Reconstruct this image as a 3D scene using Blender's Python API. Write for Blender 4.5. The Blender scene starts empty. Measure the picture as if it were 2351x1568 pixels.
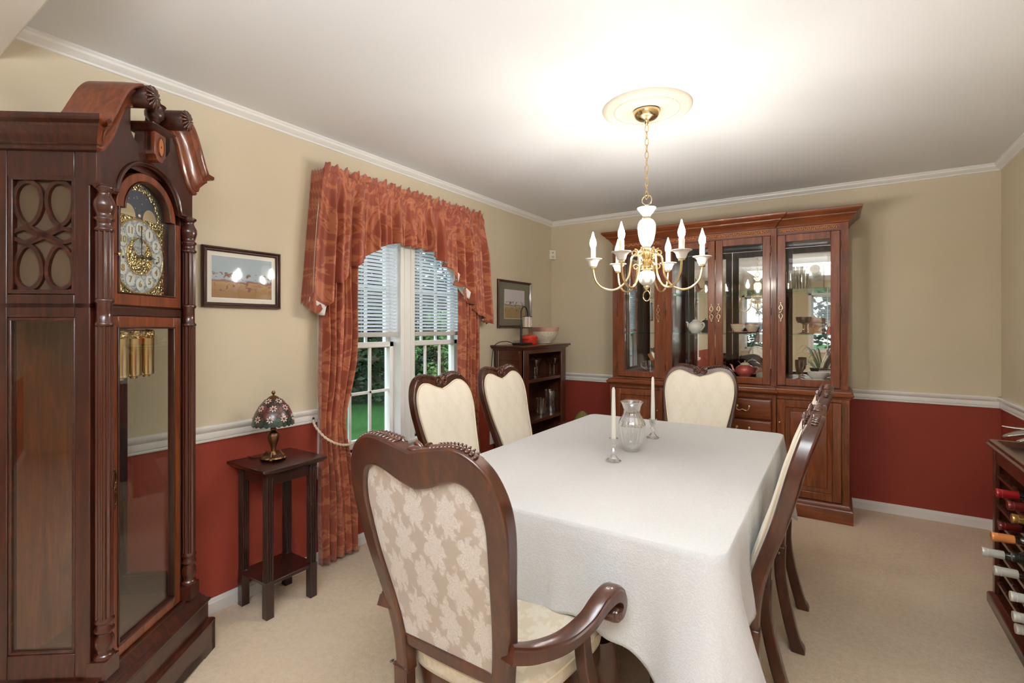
import bpy, bmesh, math, random
from mathutils import Vector, Matrix
random.seed(7)
PI = math.pi
sc = bpy.context.scene
COL = sc.collection
# ---------------- camera ----------------
cam_d = bpy.data.cameras.new('camera'); cam = bpy.data.objects.new('camera', cam_d); COL.objects.link(cam)
cam.location = (2.472, -4.5034, 1.3566)
cam.rotation_euler = (PI/2, 0, 0.58194)
cam_d.sensor_fit = 'HORIZONTAL'; cam_d.sensor_width = 36.0
cam_d.lens = 36.0*1128.5/2351
cam_d.shift_y = -(784-750)/2351
cam_d.clip_start = 0.02; cam_d.clip_end = 200
sc.camera = cam
# ---------------- exposure ----------------
sc.view_settings.view_transform = 'Standard'; sc.view_settings.look = 'None'
sc.view_settings.gamma = 1.0; sc.view_settings.use_curve_mapping = False
sc.view_settings.exposure = 0.44
try:
    sc.cycles.max_bounces = 12; sc.cycles.transparent_max_bounces = 24; sc.cycles.glossy_bounces = 6
    sc.cycles.diffuse_bounces = 5; sc.cycles.sample_clamp_indirect = 6.0; sc.cycles.use_denoising = True
    sc.cycles.caustics_reflective = False; sc.cycles.caustics_refractive = False
except Exception: pass
# ---------------- world ----------------
w = bpy.data.worlds.new('sky'); sc.world = w; w.use_nodes = True
wt = w.node_tree; wt.nodes.clear()
wo = wt.nodes.new('ShaderNodeOutputWorld'); wb = wt.nodes.new('ShaderNodeBackground')
wtc = wt.nodes.new('ShaderNodeTexCoord'); wsp = wt.nodes.new('ShaderNodeSeparateXYZ'); wr = wt.nodes.new('ShaderNodeValToRGB')
wt.links.new(wtc.outputs['Generated'], wsp.inputs[0]); wt.links.new(wsp.outputs['Z'], wr.inputs[0])
wr.color_ramp.elements[0].position = 0.0; wr.color_ramp.elements[0].color = (.90, .93, .95, 1)
wr.color_ramp.elements[1].position = 0.7; wr.color_ramp.elements[1].color = (.62, .76, .95, 1)
wt.links.new(wr.outputs[0], wb.inputs[0]); wb.inputs[1].default_value = 2.8
wt.links.new(wb.outputs[0], wo.inputs[0])
# ---------------- large lights ----------------
def area(name, loc, rot, sx, sy, power, color, spread=PI):
    d = bpy.data.lights.new(name, 'AREA'); d.shape = 'RECTANGLE'; d.size = sx; d.size_y = sy
    d.energy = power; d.color = color; d.spread = spread
    o = bpy.data.objects.new(name, d); COL.objects.link(o); o.location = loc; o.rotation_euler = rot
    return o
sun_d = bpy.data.lights.new('sun', 'SUN'); sun_d.energy = .8; sun_d.angle = .3; sun_d.color = (1, .96, .88)
sun = bpy.data.objects.new('sun', sun_d); COL.objects.link(sun); sun.rotation_euler = (math.radians(38), math.radians(-28), math.radians(20))
# added fill light under the living room ceiling, behind the camera, and the bounced light near the camera
area('living_room_fill', (2.2, -6.3, 2.38), (0, 0, 0), 2.2, 1.6, 16, (1, .98, .95))
area('bounced_light', (2.55, -4.75, 1.9), (PI, 0, 0), .9, .5, 130, (.90, .95, 1))
CHANDELIER_E = 320.0

# ================= helpers =================
def smooth_curve(pts, n=8, closed=False):
    out = []; N = len(pts); dim = len(pts[0])
    segs = N if closed else N-1
    for i in range(segs):
        if closed: p0, p1, p2, p3 = pts[(i-1) % N], pts[i], pts[(i+1) % N], pts[(i+2) % N]
        else: p0, p1, p2, p3 = pts[max(i-1, 0)], pts[i], pts[i+1], pts[min(i+2, N-1)]
        for k in range(n):
            t = k/n
            out.append(tuple(.5*((2*p1[d])+(-p0[d]+p2[d])*t+(2*p0[d]-5*p1[d]+4*p2[d]-p3[d])*t*t+(-p0[d]+3*p1[d]-3*p2[d]+p3[d])*t**3) for d in range(dim)))
    if not closed: out.append(tuple(pts[-1]))
    return out
def interp(tab, x):
    if x <= tab[0][0]: return tab[0][1]
    for a, b in zip(tab, tab[1:]):
        if x <= b[0]:
            t = (x-a[0])/(b[0]-a[0]); return a[1]+(b[1]-a[1])*t
    return tab[-1][1]
def resample(pts, n):
    d = [0.0]
    for a, b in zip(pts, pts[1:]): d.append(d[-1]+math.dist(a, b))
    out = []; j = 0
    for i in range(n):
        s = d[-1]*i/(n-1)
        while j < len(d)-2 and d[j+1] < s: j += 1
        t = 0 if d[j+1] == d[j] else (s-d[j])/(d[j+1]-d[j])
        out.append(tuple(pts[j][k]+(pts[j+1][k]-pts[j][k])*t for k in range(len(pts[0]))))
    return out
class MB:
    def __init__(s): s.bm = bmesh.new(); s.mi = 0
    def face(s, vs):
        try: f = s.bm.faces.new(vs); f.material_index = s.mi; return f
        except ValueError: return None
    def box(s, a, b, M=None):
        x0, y0, z0 = a; x1, y1, z1 = b
        co = [(x0,y0,z0),(x1,y0,z0),(x1,y1,z0),(x0,y1,z0),(x0,y0,z1),(x1,y0,z1),(x1,y1,z1),(x0,y1,z1)]
        v = [s.bm.verts.new(M @ Vector(c) if M else c) for c in co]
        for q in ((0,3,2,1),(4,5,6,7),(0,1,5,4),(1,2,6,5),(2,3,7,6),(3,0,4,7)): s.face([v[i] for i in q])
        return s
    def rbox(s, c, sz, M):   # box centred c with size, rotated by matrix M about c
        T = Matrix.Translation(c) @ M.to_4x4()
        return s.box((-sz[0]/2,-sz[1]/2,-sz[2]/2), (sz[0]/2,sz[1]/2,sz[2]/2), T)
    def loops(s, L, close=True, cap0=True, cap1=True):
        V = [[s.bm.verts.new(p) for p in l] for l in L]
        for A, B in zip(V, V[1:]):
            n = len(A)
            for i in range(n if close else n-1):
                s.face((A[i], A[(i+1) % n], B[(i+1) % n], B[i]))
        if close and cap0: s.face(list(reversed(V[0])))
        if close and cap1: s.face(V[-1])
        return V
    def lathe(s, prof, seg=24, c=(0,0,0), flute=0, nfl=12, axis='z', M=None, zf=None):
        L = []
        for r, z in prof:
            r = max(r, 1e-4); l = []
            for i in range(seg):
                a = 2*PI*i/seg; rr = r
                if flute and (zf is None or zf[0] <= z <= zf[1]): rr = r*(1+flute*math.cos(nfl*a))
                p = (rr*math.cos(a), rr*math.sin(a), z)
                if axis == 'x': p = (p[2], p[0], p[1])
                elif axis == 'y': p = (p[0], -p[2], p[1]) if False else (p[1], p[2], p[0])
                p = Vector(p)
                if M: p = M @ p
                l.append(p+Vector(c))
            L.append(l)
        s.loops(L); return s
    def tube(s, pts, r, seg=8, closed=False, sq=(1,1), up=None, rect=False):
        P = [Vector(p) for p in pts]; n = len(P)
        R = r if isinstance(r, (list, tuple)) else [r]*n
        T = []
        for i in range(n):
            if closed: t = P[(i+1) % n]-P[i-1]
            else: t = P[min(i+1, n-1)]-P[max(i-1, 0)]
            T.append(t.normalized() if t.length > 1e-9 else Vector((0,0,1)))
        u = Vector(up) if up else (Vector((0,0,1)) if abs(T[0].z) < .9 else Vector((1,0,0)))
        L = []; U = (u-T[0]*u.dot(T[0])).normalized()
        for i in range(n):
            if up: 
                U2 = u-T[i]*u.dot(T[i]); U = U2.normalized() if U2.length > 1e-6 else U
            else: U = (U-T[i]*U.dot(T[i])).normalized()
            W = T[i].cross(U)
            if rect: off = [(-1,-1),(1,-1),(1,1),(-1,1)]
            else: off = [(math.cos(2*PI*k/seg), math.sin(2*PI*k/seg)) for k in range(seg)]
            L.append([P[i]+(U*a*sq[0]+W*b*sq[1])*R[i] for a, b in off])
        if closed: L.append(None); L.pop(); 
        if closed:
            V = [[s.bm.verts.new(p) for p in l] for l in L]
            m = len(V[0])
            for i in range(n):
                A, B = V[i], V[(i+1) % n]
                for k in range(m): s.face((A[k], A[(k+1) % m], B[(k+1) % m], B[k]))
        else: s.loops(L)
        return s
    def ball(s, c, r, sc3=(1,1,1), seg=12, rings=8, M=None):
        L = []
        for j in range(rings+1):
            th = -PI/2+PI*j/rings; l = []
            for i in range(seg):
                a = 2*PI*i/seg
                p = Vector((max(math.cos(th),1e-3)*math.cos(a)*r*sc3[0], max(math.cos(th),1e-3)*math.sin(a)*r*sc3[1], math.sin(th)*r*sc3[2]))
                if M: p = M @ p
                l.append(p+Vector(c))
            L.append(l)
        s.loops(L); return s
    def prism(s, poly, a, b, plane='xz'):
        def m(p, t): return {'xz': (p[0], t, p[1]), 'yz': (t, p[0], p[1]), 'xy': (p[0], p[1], t)}[plane]
        A = [s.bm.verts.new(m(p, a)) for p in poly]; B = [s.bm.verts.new(m(p, b)) for p in poly]
        n = len(poly)
        for i in range(n): s.face((A[i], A[(i+1) % n], B[(i+1) % n], B[i]))
        f1 = s.face(list(reversed(A))); f2 = s.face(B)
        bmesh.ops.triangulate(s.bm, faces=[f for f in (f1, f2) if f], ngon_method='EAR_CLIP')
        return s
    def band(s, outer, inner, fa, fb):      # open ribbon between two curves given as (x,z), fa/fb: (x,z)->3D front/back
        n = len(outer)
        L = [[fa(*outer[i]), fa(*inner[i]), fb(*inner[i]), fb(*outer[i])] for i in range(n)]
        s.loops(L); return s
    def grid(s, fn, nu, nv, cu=False, cv=False):
        V = [[s.bm.verts.new(fn(i/(nu if cu else nu-1), j/(nv if cv else nv-1))) for i in range(nu)] for j in range(nv)]
        for j in range(nv if cv else nv-1):
            for i in range(nu if cu else nu-1):
                s.face((V[j][i], V[j][(i+1) % nu], V[(j+1) % nv][(i+1) % nu], V[(j+1) % nv][i]))
        return s
    def stack(s, prof, outline, ymax=None, ymin=None, cap=True):  # mitred offsets of an outline (CCW), prof = (out, z)
        n = len(outline); L = []
        for o, z in prof:
            l = []
            for i in range(n):
                a, b, c = Vector(outline[i-1]), Vector(outline[i]), Vector(outline[(i+1) % n])
                e1 = (b-a).normalized(); e2 = (c-b).normalized()
                n1 = Vector((e1.y, -e1.x)); n2 = Vector((e2.y, -e2.x))
                m = n1+n2; k = m.dot(n1)
                p = b+m*(o/k) if abs(k) > .2 else b+n1*o
                y = p.y
                if ymax is not None: y = min(y, ymax)
                if ymin is not None: y = max(y, ymin)
                l.append((p.x, y, z))
            L.append(l)
        s.loops(L, cap0=cap, cap1=cap); return s
    def build(s, name, mat, parent=None, smooth=40, bevel=0, bseg=2, loc=None, rotz=None, subsurf=0, solid=0):
        bm = s.bm
        bmesh.ops.recalc_face_normals(bm, faces=bm.faces[:])
        me = bpy.data.meshes.new(name); bm.to_mesh(me); bm.free()
        for m in (mat if isinstance(mat, (list, tuple)) else [mat]): me.materials.append(m)
        if smooth is not None:
            me.polygons.foreach_set('use_smooth', [True]*len(me.polygons))
            if smooth < 180: me.set_sharp_from_angle(angle=math.radians(smooth))
        o = bpy.data.objects.new(name, me); COL.objects.link(o)
        if parent: o.parent = parent
        if loc: o.location = loc
        if rotz is not None: o.rotation_euler = (0, 0, rotz)
        if solid:
            md = o.modifiers.new('solid', 'SOLIDIFY'); md.thickness = solid; md.offset = 0
        if subsurf:
            md = o.modifiers.new('sub', 'SUBSURF'); md.levels = subsurf; md.render_levels = subsurf
        if bevel:
            md = o.modifiers.new('bevel', 'BEVEL'); md.width = bevel; md.segments = bseg; md.limit_method = 'ANGLE'; md.angle_limit = math.radians(35)
            md.harden_normals = False
        return o
def tag(o, label, cat, group=None, kind=None):
    o['label'] = label; o['category'] = cat
    if group: o['group'] = group
    if kind: o['kind'] = kind
    return o
def thing(name, label, cat, loc=(0,0,0), rotz=0, group=None):
    o = bpy.data.objects.new(name, None); COL.objects.link(o); o.empty_display_size = .1
    o.location = loc; o.rotation_euler = (0, 0, rotz)
    return tag(o, label, cat, group)
def struct(name, mb, mat, **k):
    o = mb.build(name, mat, **k); o['kind'] = 'structure'; return o
def dup(root, loc=None, rotz=None, label=None, group=None):
    def cp(o, parent):
        c = o.copy(); COL.objects.link(c)
        if parent: c.parent = parent
        for ch in list(o.children): cp(ch, c)
        return c
    r = cp(root, None)
    if loc is not None: r.location = loc
    if rotz is not None: r.rotation_euler = (0, 0, rotz)
    if label: r['label'] = label
    if group: r['group'] = group
    return r
# ================= materials =================
def srgb(r, g, b):
    f = lambda c: (c/255/12.92) if c/255 <= .04045 else ((c/255+.055)/1.055)**2.4
    return (f(r), f(g), f(b), 1)
class NT:
    def __init__(s, name):
        s.m = bpy.data.materials.new(name); s.m.use_nodes = True; s.t = s.m.node_tree; s.t.nodes.clear()
        s.out = s.t.nodes.new('ShaderNodeOutputMaterial')
    def n(s, typ, **k):
        nd = s.t.nodes.new(typ)
        for a, b in k.items(): setattr(nd, a, b)
        return nd
    def set(s, sock, v):
        if isinstance(v, bpy.types.NodeSocket): s.t.links.new(v, sock)
        else: sock.default_value = v
    def mth(s, op, a, b=None, c=None, clamp=False):
        nd = s.n('ShaderNodeMath', operation=op, use_clamp=clamp); s.set(nd.inputs[0], a)
        if b is not None: s.set(nd.inputs[1], b)
        if c is not None: s.set(nd.inputs[2], c)
        return nd.outputs[0]
    def coord(s, kind='Object', scale=(1,1,1), rot=(0,0,0)):
        tc = s.n('ShaderNodeTexCoord'); mp = s.n('ShaderNodeMapping')
        mp.inputs['Scale'].default_value = scale; mp.inputs['Rotation'].default_value = rot
        s.t.links.new(tc.outputs[kind], mp.inputs[0]); return mp.outputs[0]
    def noise(s, vec, scale=5, detail=3, rough=.5, dist=0):
        nd = s.n('ShaderNodeTexNoise'); s.set(nd.inputs['Vector'], vec); nd.inputs['Scale'].default_value = scale
        nd.inputs['Detail'].default_value = detail; nd.inputs['Roughness'].default_value = rough; nd.inputs['Distortion'].default_value = dist
        return nd.outputs[0]
    def ramp(s, fac, stops):
        nd = s.n('ShaderNodeValToRGB'); s.set(nd.inputs[0], fac); e = nd.color_ramp.elements
        while len(e) < len(stops): e.new(.5)
        for el, (p, c) in zip(e, stops): el.position = p; el.color = c if len(c) == 4 else (*c, 1)
        return nd.outputs[0]
    def mix(s, fac, a, b):
        nd = s.n('ShaderNodeMix', data_type='RGBA'); s.set(nd.inputs[0], fac); s.set(nd.inputs[6], a); s.set(nd.inputs[7], b); return nd.outputs[2]
    def bump(s, h, strength=.2, dist=.01):
        nd = s.n('ShaderNodeBump'); nd.inputs['Strength'].default_value = strength; nd.inputs['Distance'].default_value = dist
        s.set(nd.inputs['Height'], h); return nd.outputs[0]
    def bsdf(s, color, rough=.5, metal=0, spec=.5, normal=None, coat=0, coatr=.1, sheen=0, emis=None, estr=0, trans=0):
        b = s.n('ShaderNodeBsdfPrincipled'); s.set(b.inputs['Base Color'], color); s.set(b.inputs['Roughness'], rough)
        b.inputs['Metallic'].default_value = metal; b.inputs['Specular IOR Level'].default_value = spec
        b.inputs['Coat Weight'].default_value = coat; b.inputs['Coat Roughness'].default_value = coatr
        b.inputs['Sheen Weight'].default_value = sheen; b.inputs['Transmission Weight'].default_value = trans
        if normal is not None: s.set(b.inputs['Normal'], normal)
        if emis: b.inputs['Emission Color'].default_value = emis; b.inputs['Emission Strength'].default_value = estr
        s.t.links.new(b.outputs[0], s.out.inputs[0]); return s.m
def plain(name, c, rough=.5, metal=0, **k): return NT(name).bsdf(srgb(*c), rough, metal, **k)
def wood(name, dark, mid, light, scale=(14,14,1.2), rough=.28, coat=.4):
    t = NT(name); v = t.coord('Object', scale)
    n = t.noise(v, 2.2, 5, .6, 1.2); n2 = t.noise(v, 12, 2, .5, .3)
    f = t.mth('ADD', t.mth('MULTIPLY', n, .75), t.mth('MULTIPLY', n2, .25))
    c = t.ramp(f, [(.3, srgb(*dark)), (.52, srgb(*mid)), (.72, srgb(*light))])
    return t.bsdf(c, rough, normal=t.bump(n2, .05, .002), coat=coat, coatr=.10)
M = {}
M['wood_dark'] = wood('dark_cherry_wood', (34,15,10), (58,25,15), (84,38,22), rough=.3, coat=.18)
M['wood_darkx'] = wood('dark_cherry_wood_horizontal', (34,15,10), (58,25,15), (84,38,22), (1.2,14,14), .3, .18)
M['wood_cab'] = wood('cherry_wood', (82,41,22), (120,62,32), (152,88,47), coat=.2)
M['wood_cabx'] = wood('cherry_wood_horizontal', (82,41,22), (120,62,32), (152,88,47), (1.2,14,14), .3, .2)
M['wood_clock'] = wood('cherry_veneer', (74,34,18), (112,54,28), (140,74,40))
M['wood_chair'] = wood('chair_mahogany', (46,23,14), (66,34,20), (88,49,28), (9,9,2), .28, .25)
M['wood_plain'] = plain('polished_dark_cherry', (64,28,18), .22, coat=.3)
M['wood_black'] = wood('espresso_wood', (30,14,11), (44,20,16), (56,27,21))
M['wood_book'] = wood('bookcase_wood', (58,28,18), (80,40,26), (98,52,32))
M['white'] = plain('white_trim_paint', (232,230,226), .35)
M['ceil'] = NT('ceiling_paint').bsdf(srgb(226,227,229), .9)
def wallmat():
    t = NT('two_tone_wall_paint'); tc = t.n('ShaderNodeTexCoord'); sp = t.n('ShaderNodeSeparateXYZ'); t.t.links.new(tc.outputs['Object'], sp.inputs[0])
    st = t.mth('GREATER_THAN', sp.outputs['Z'], .84)
    n = t.noise(tc.outputs['Object'], 2.0, 4, .6); n2 = t.noise(tc.outputs['Object'], 160, 2, .5)
    red = t.mix(n, srgb(132,50,36), srgb(150,60,44)); bei = t.mix(n, srgb(204,191,166), srgb(212,199,174))
    return t.bsdf(t.mix(st, red, bei), .62, normal=t.bump(n2, .06, .002), spec=.35)
M['wall'] = wallmat()
M['beige'] = plain('beige_paint', (210,194,165), .7)
def carpetmat():
    t = NT('beige_carpet'); v = t.coord('Object')
    n = t.noise(v, 260, 3, .7); big = t.noise(v, 1.3, 3, .55, .8); mid = t.noise(v, 40, 4, .65)
    f = t.mth('ADD', t.mth('MULTIPLY', n, .45), t.mth('ADD', t.mth('MULTIPLY', big, .3), t.mth('MULTIPLY', mid, .25)))
    c = t.ramp(f, [(.3, srgb(192,164,132)), (.5, srgb(226,203,172)), (.7, srgb(243,224,196))])
    return t.bsdf(c, .95, normal=t.bump(t.mth('ADD', n, mid), .6, .008), spec=.1, sheen=.2)
M['carpet'] = carpetmat()
def damask(name, base, fig, sx=.12, sz=.17, rough=.6, plane='xz', strength=1.0):
    t = NT(name); tc = t.n('ShaderNodeTexCoord'); sp = t.n('ShaderNodeSeparateXYZ')
    nz = t.n('ShaderNodeTexNoise'); t.t.links.new(tc.outputs['Object'], nz.inputs['Vector']); nz.inputs['Scale'].default_value = 38; nz.inputs['Detail'].default_value = 3
    vm = t.n('ShaderNodeVectorMath', operation='MULTIPLY_ADD'); t.t.links.new(nz.outputs['Color'], vm.inputs[0]); vm.inputs[1].default_value = (.036,)*3
    t.t.links.new(tc.outputs['Object'], vm.inputs[2]); t.t.links.new(vm.outputs[0], sp.inputs[0])
    u = sp.outputs['X'] if plane != 'yz' else sp.outputs['Y']
    v = t.mth('ADD', sp.outputs['Z'], sp.outputs['Y']) if plane != 'yz' else sp.outputs['Z']
    res = None
    for k in (0, .5):
        fu = t.mth('SUBTRACT', t.mth('FRACT', t.mth('ADD', t.mth('DIVIDE', u, sx), k)), .5)
        fv = t.mth('SUBTRACT', t.mth('FRACT', t.mth('ADD', t.mth('DIVIDE', v, sz), k)), .5)
        r = t.mth('SQRT', t.mth('ADD', t.mth('MULTIPLY', fu, fu), t.mth('MULTIPLY', t.mth('MULTIPLY', fv, fv), 1.15)))
        th = t.mth('ARCTAN2', fu, fv)
        pet = t.mth('ADD', .235, t.mth('MULTIPLY', t.mth('ABSOLUTE', t.mth('COSINE', t.mth('MULTIPLY', th, 3.5))), .16))
        a = t.mth('MULTIPLY', t.mth('SUBTRACT', pet, r), 14, clamp=True)
        ring = t.mth('ABSOLUTE', t.mth('SINE', t.mth('ADD', t.mth('MULTIPLY', r, 52), t.mth('MULTIPLY', th, 7))))
        a = t.mth('MULTIPLY', a, t.mth('ADD', .45, t.mth('MULTIPLY', ring, .55)))
        res = a if res is None else t.mth('MAXIMUM', res, a)
    fine = t.noise(t.coord('Object', (1,1,1)), 170, 2, .6)
    f = t.mth('MULTIPLY', res, t.mth('ADD', .45, t.mth('MULTIPLY', fine, .9)), clamp=True)
    f = t.mth('MULTIPLY', f, strength)
    return t.bsdf(t.mix(f, srgb(*base), srgb(*fig)), rough, normal=t.bump(t.mth('ADD', f, t.mth('MULTIPLY', fine, .4)), .25, .002), sheen=.3, spec=.3)
M['fab_back'] = damask('grey_beige_damask', (166,151,136), (204,196,188), .105, .15)
M['fab_seat'] = damask('cream_damask', (214,202,178), (232,224,208), .105, .15, strength=.8)
M['fab_front'] = damask('ivory_upholstery', (224,215,198), (234,227,214), .105, .15, strength=.5)
M['welt'] = plain('cream_piping', (226,210,182), .6)
def curtainmat(name, base, fig):
    t = NT(name); tc = t.n('ShaderNodeTexCoord')
    mp = t.n('ShaderNodeMapping'); mp.inputs['Scale'].default_value = (.15, .75, .5); t.t.links.new(tc.outputs['Object'], mp.inputs[0])
    n1 = t.noise(mp.outputs[0], 7.5, 1.5, .5, 3.2); n2 = t.noise(mp.outputs[0], 16, 1, .5, 2.2)
    a = t.ramp(n1, [(.47, (0,0,0)), (.49, (1,1,1)), (.60, (1,1,1)), (.62, (0,0,0))])
    b = t.mth('ADD', .55, t.mth('MULTIPLY', t.ramp(n2, [(.46, (0,0,0)), (.5, (1,1,1)), (.54, (0,0,0))]), -.55))
    f = t.mth('MULTIPLY', a, b); fine = t.noise(tc.outputs['Object'], 220, 2, .5)
    return t.bsdf(t.mix(f, srgb(*base), srgb(*fig)), t.mth('SUBTRACT', .5, t.mth('MULTIPLY', f, .15)), normal=t.bump(t.mth('ADD', f, fine), .15, .002), sheen=.4, spec=.4)
M['curtain'] = curtainmat('rust_damask_curtain', (148,70,46), (200,126,84))
M['lining'] = plain('white_curtain_lining', (226,224,220), .8)
def clothmat():
    t = NT('white_jacquard_tablecloth'); v = t.coord('Object')
    w1 = t.n('ShaderNodeTexWave', wave_type='RINGS'); w1.inputs['Scale'].default_value = 12; w1.inputs['Distortion'].default_value = 26
    w1.inputs['Detail'].default_value = 2; w1.inputs['Detail Scale'].default_value = 3.2; t.t.links.new(v, w1.inputs['Vector'])
    n = t.noise(v, 300, 2, .6); big = t.noise(v, 7, 3, .6, .6)
    h = t.mth('ADD', t.mth('MULTIPLY', w1.outputs['Fac'], .5), t.mth('MULTIPLY', n, .25))
    h = t.mth('ADD', h, t.mth('MULTIPLY', big, 1.2))
    c = t.mix(w1.outputs['Fac'], srgb(199,199,198), srgb(204,204,203))
    return t.bsdf(c, .6, normal=t.bump(h, .22, .004), sheen=.3, spec=.3)
M['cloth'] = clothmat()
M['brass'] = plain('polished_brass', (228,206,158), .2, 1)
M['brass_pale'] = plain('pale_antique_brass', (214,196,160), .3, 1)
M['bronze'] = plain('dark_bronze', (96,70,48), .38, 1)
M['silver'] = plain('silver', (210,208,204), .2, 1)
M['black'] = plain('black_metal', (22,20,20), .4)
M['black_plastic'] = plain('black_plastic', (18,18,19), .45)
M['porcelain'] = plain('white_porcelain', (238,234,226), .2, coat=.4)
M['bulb'] = NT('lit_bulb').bsdf(srgb(255,240,214), .4, emis=(1, .95, .87, 1), estr=CHANDELIER_E)
M['candle'] = plain('white_candle_sleeve', (244,240,230), .5)
M['wax'] = NT('white_wax').bsdf(srgb(236,234,224), .45, spec=.5)
def glassmat(name, tint=(1,1,1,1), lo=.04, hi=.9, power=3, rough=.02):
    t = NT(name); tr = t.n('ShaderNodeBsdfTransparent'); tr.inputs[0].default_value = tint
    gl = t.n('ShaderNodeBsdfGlossy'); gl.inputs['Roughness'].default_value = rough; gl.inputs[0].default_value = (1,1,1,1)
    lw = t.n('ShaderNodeLayerWeight'); lw.inputs[0].default_value = .5
    f = t.mth('ADD', lo, t.mth('MULTIPLY', t.mth('POWER', lw.outputs['Facing'], power), hi-lo))
    mx = t.n('ShaderNodeMixShader'); t.set(mx.inputs[0], f); t.t.links.new(tr.outputs[0], mx.inputs[1]); t.t.links.new(gl.outputs[0], mx.inputs[2])
    t.t.links.new(mx.outputs[0], t.out.inputs[0]); return t.m
M['pane'] = glassmat('clear_window_glass', (.98,1,.99,1), .04, .6, 4)
M['pane_dark'] = glassmat('bevelled_door_glass', (.95,.96,.95,1), .07, .7, 3.5)
M['crystal'] = glassmat('clear_crystal', (.95,.96,.96,1), .17, .95, 1.5, .05)
M['amberglass'] = glassmat('brown_tinted_glass', (.55,.38,.28,1), .12, .8, 2.0)
M['shelfglass'] = glassmat('green_edged_shelf_glass', (.80,.92,.88,1), .06, .5, 3)
M['mirror'] = NT('cabinet_mirror').bsdf((.80,.80,.80,1), .01, 1)
M['outleaf'] = NT('garden_leaves').bsdf(srgb(40,68,36), .6)
M['outleaf2'] = NT('light_garden_leaves').bsdf(srgb(84,120,58), .6)
M['bark'] = plain('bark', (70,58,46), .9)
def grassmat():
    t = NT('lawn'); v = t.coord('Object'); n = t.noise(v, 30, 4, .7); b = t.noise(v, .6, 3, .5)
    return t.bsdf(t.mix(t.mth('ADD', t.mth('MULTIPLY', n, .6), t.mth('MULTIPLY', b, .4)), srgb(38,78,36), srgb(70,112,54)), .9, spec=.1)
M['grass'] = grassmat()
M['outlet'] = plain('ivory_plastic', (226,220,204), .4)

# ================= room =================
W, H = 3.39, 2.44
YN, YF = -9.2, 0.0      # near end of the living room, back wall
X1 = 5.2                # living room is wider
def holed_wall(mb, x0, x1, y0, y1, z0, z1, holes):   # wall thick in x, holes = (ya, yb, za, zb)
    ys = sorted(set([y0, y1]+[h for q in holes for h in q[:2]])); zs = sorted(set([z0, z1]+[h for q in holes for h in q[2:]]))
    for a, b in zip(ys, ys[1:]):
        for c, d in zip(zs, zs[1:]):
            if any(q[0] <= (a+b)/2 <= q[1] and q[2] <= (c+d)/2 <= q[3] for q in holes): continue
            mb.box((x0, a, c), (x1, b, d))
struct('floor', MB().box((-.15, YN-.15, -.12), (X1+.15, .15, 0)), M['carpet'], smooth=None)
struct('ceiling', MB().box((-.15, YN-.15, H), (X1+.15, .15, H+.12)), M['ceil'], smooth=None)
WIN = (-2.70, -1.44, .585, 2.03)
mb = MB(); holed_wall(mb, -.15, 0, YN, 0, 0, H, [WIN, (-6.5, -5.4, .7, 2.05)]); struct('wall_left', mb, M['wall'], smooth=None)
struct('wall_back', MB().box((-.15, 0, 0), (W+.12, .15, H)), M['wall'], smooth=None)
struct('wall_right', MB().box((W, -4.05, 0), (W+.12, 0, H)), M['wall'], smooth=None)
struct('wall_living_room_side', MB().box((W+.12, -4.17, 0), (X1, -4.05, H)), M['beige'], smooth=None)
struct('wall_living_room_right', MB().box((X1, YN, 0), (X1+.15, -4.05, H)), M['beige'], smooth=None)
mb = MB(); mb2 = MB(); holed_wall(mb2, YN-.15, YN, -.15, X1+.15, 0, H, [(.55, 1.5, .8, 2.1), (2.0, 2.95, .8, 2.1), (3.6, 4.5, .8, 2.1)])
for v in mb2.bm.verts: v.co = Vector((v.co.y, v.co.x, v.co.z))
struct('wall_front', mb2, M['beige'], smooth=None)
struct('trim_1', MB().box((0, -4.25, 2.30), (W+.12, -4.05, H)), M['white'], bevel=.006)
# crown moulding, chair rail and baseboard (profiles swept along the walls)
def rail_x(name, prof, x0, x1, y, sgn, mat=M['white']):    # along x on a wall with normal (0,sgn)
    L = [[(x, y+sgn*o, z) for o, z in prof] for x in (x0, x1)]
    mb = MB(); mb.loops(L); return struct(name, mb, mat, smooth=30)
def rail_y(name, prof, y0, y1, x, sgn, mat=M['white']):
    L = [[(x+sgn*o, y, z) for o, z in prof] for y in (y0, y1)]
    mb = MB(); mb.loops(L); return struct(name, mb, mat, smooth=30)
CR = [(0, H), (.040, H), (.042, H-.008), (.036, H-.013), (.034, H-.022), (.020, H-.034), (.010, H-.038), (.010, H-.046), (0, H-.048)]
RL = [(0, .815), (.010, .815), (.012, .822), (.009, .826), (.014, .830), (.016, .842), (.012, .858), (.022, .868), (.026, .876), (.026, .884), (.020, .890), (0, .890)]
BB = [(0, 0), (.013, 0), (.013, .050), (.009, .056), (.009, .062), (.005, .068), (0, .069)]
rail_y('trim_2', CR, -4.05, 0, 0, 1); rail_x('trim_3', CR, 0, W, 0, -1); rail_y('trim_4', CR, -4.05, 0, W, -1)
rail_y('trim_5', RL, -4.6, -2.775, 0, 1); rail_y('trim_6', RL, -1.365, 0, 0, 1); rail_x('trim_7', RL, 0, W, 0, -1); rail_y('trim_8', RL, -4.05, 0, W, -1)
rail_y('baseboard_left', BB, -9.2, 0, 0, 1); rail_x('baseboard_back', BB, 0, W, 0, -1); rail_y('baseboard_right', BB, -4.05, 0, W, -1)

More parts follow.
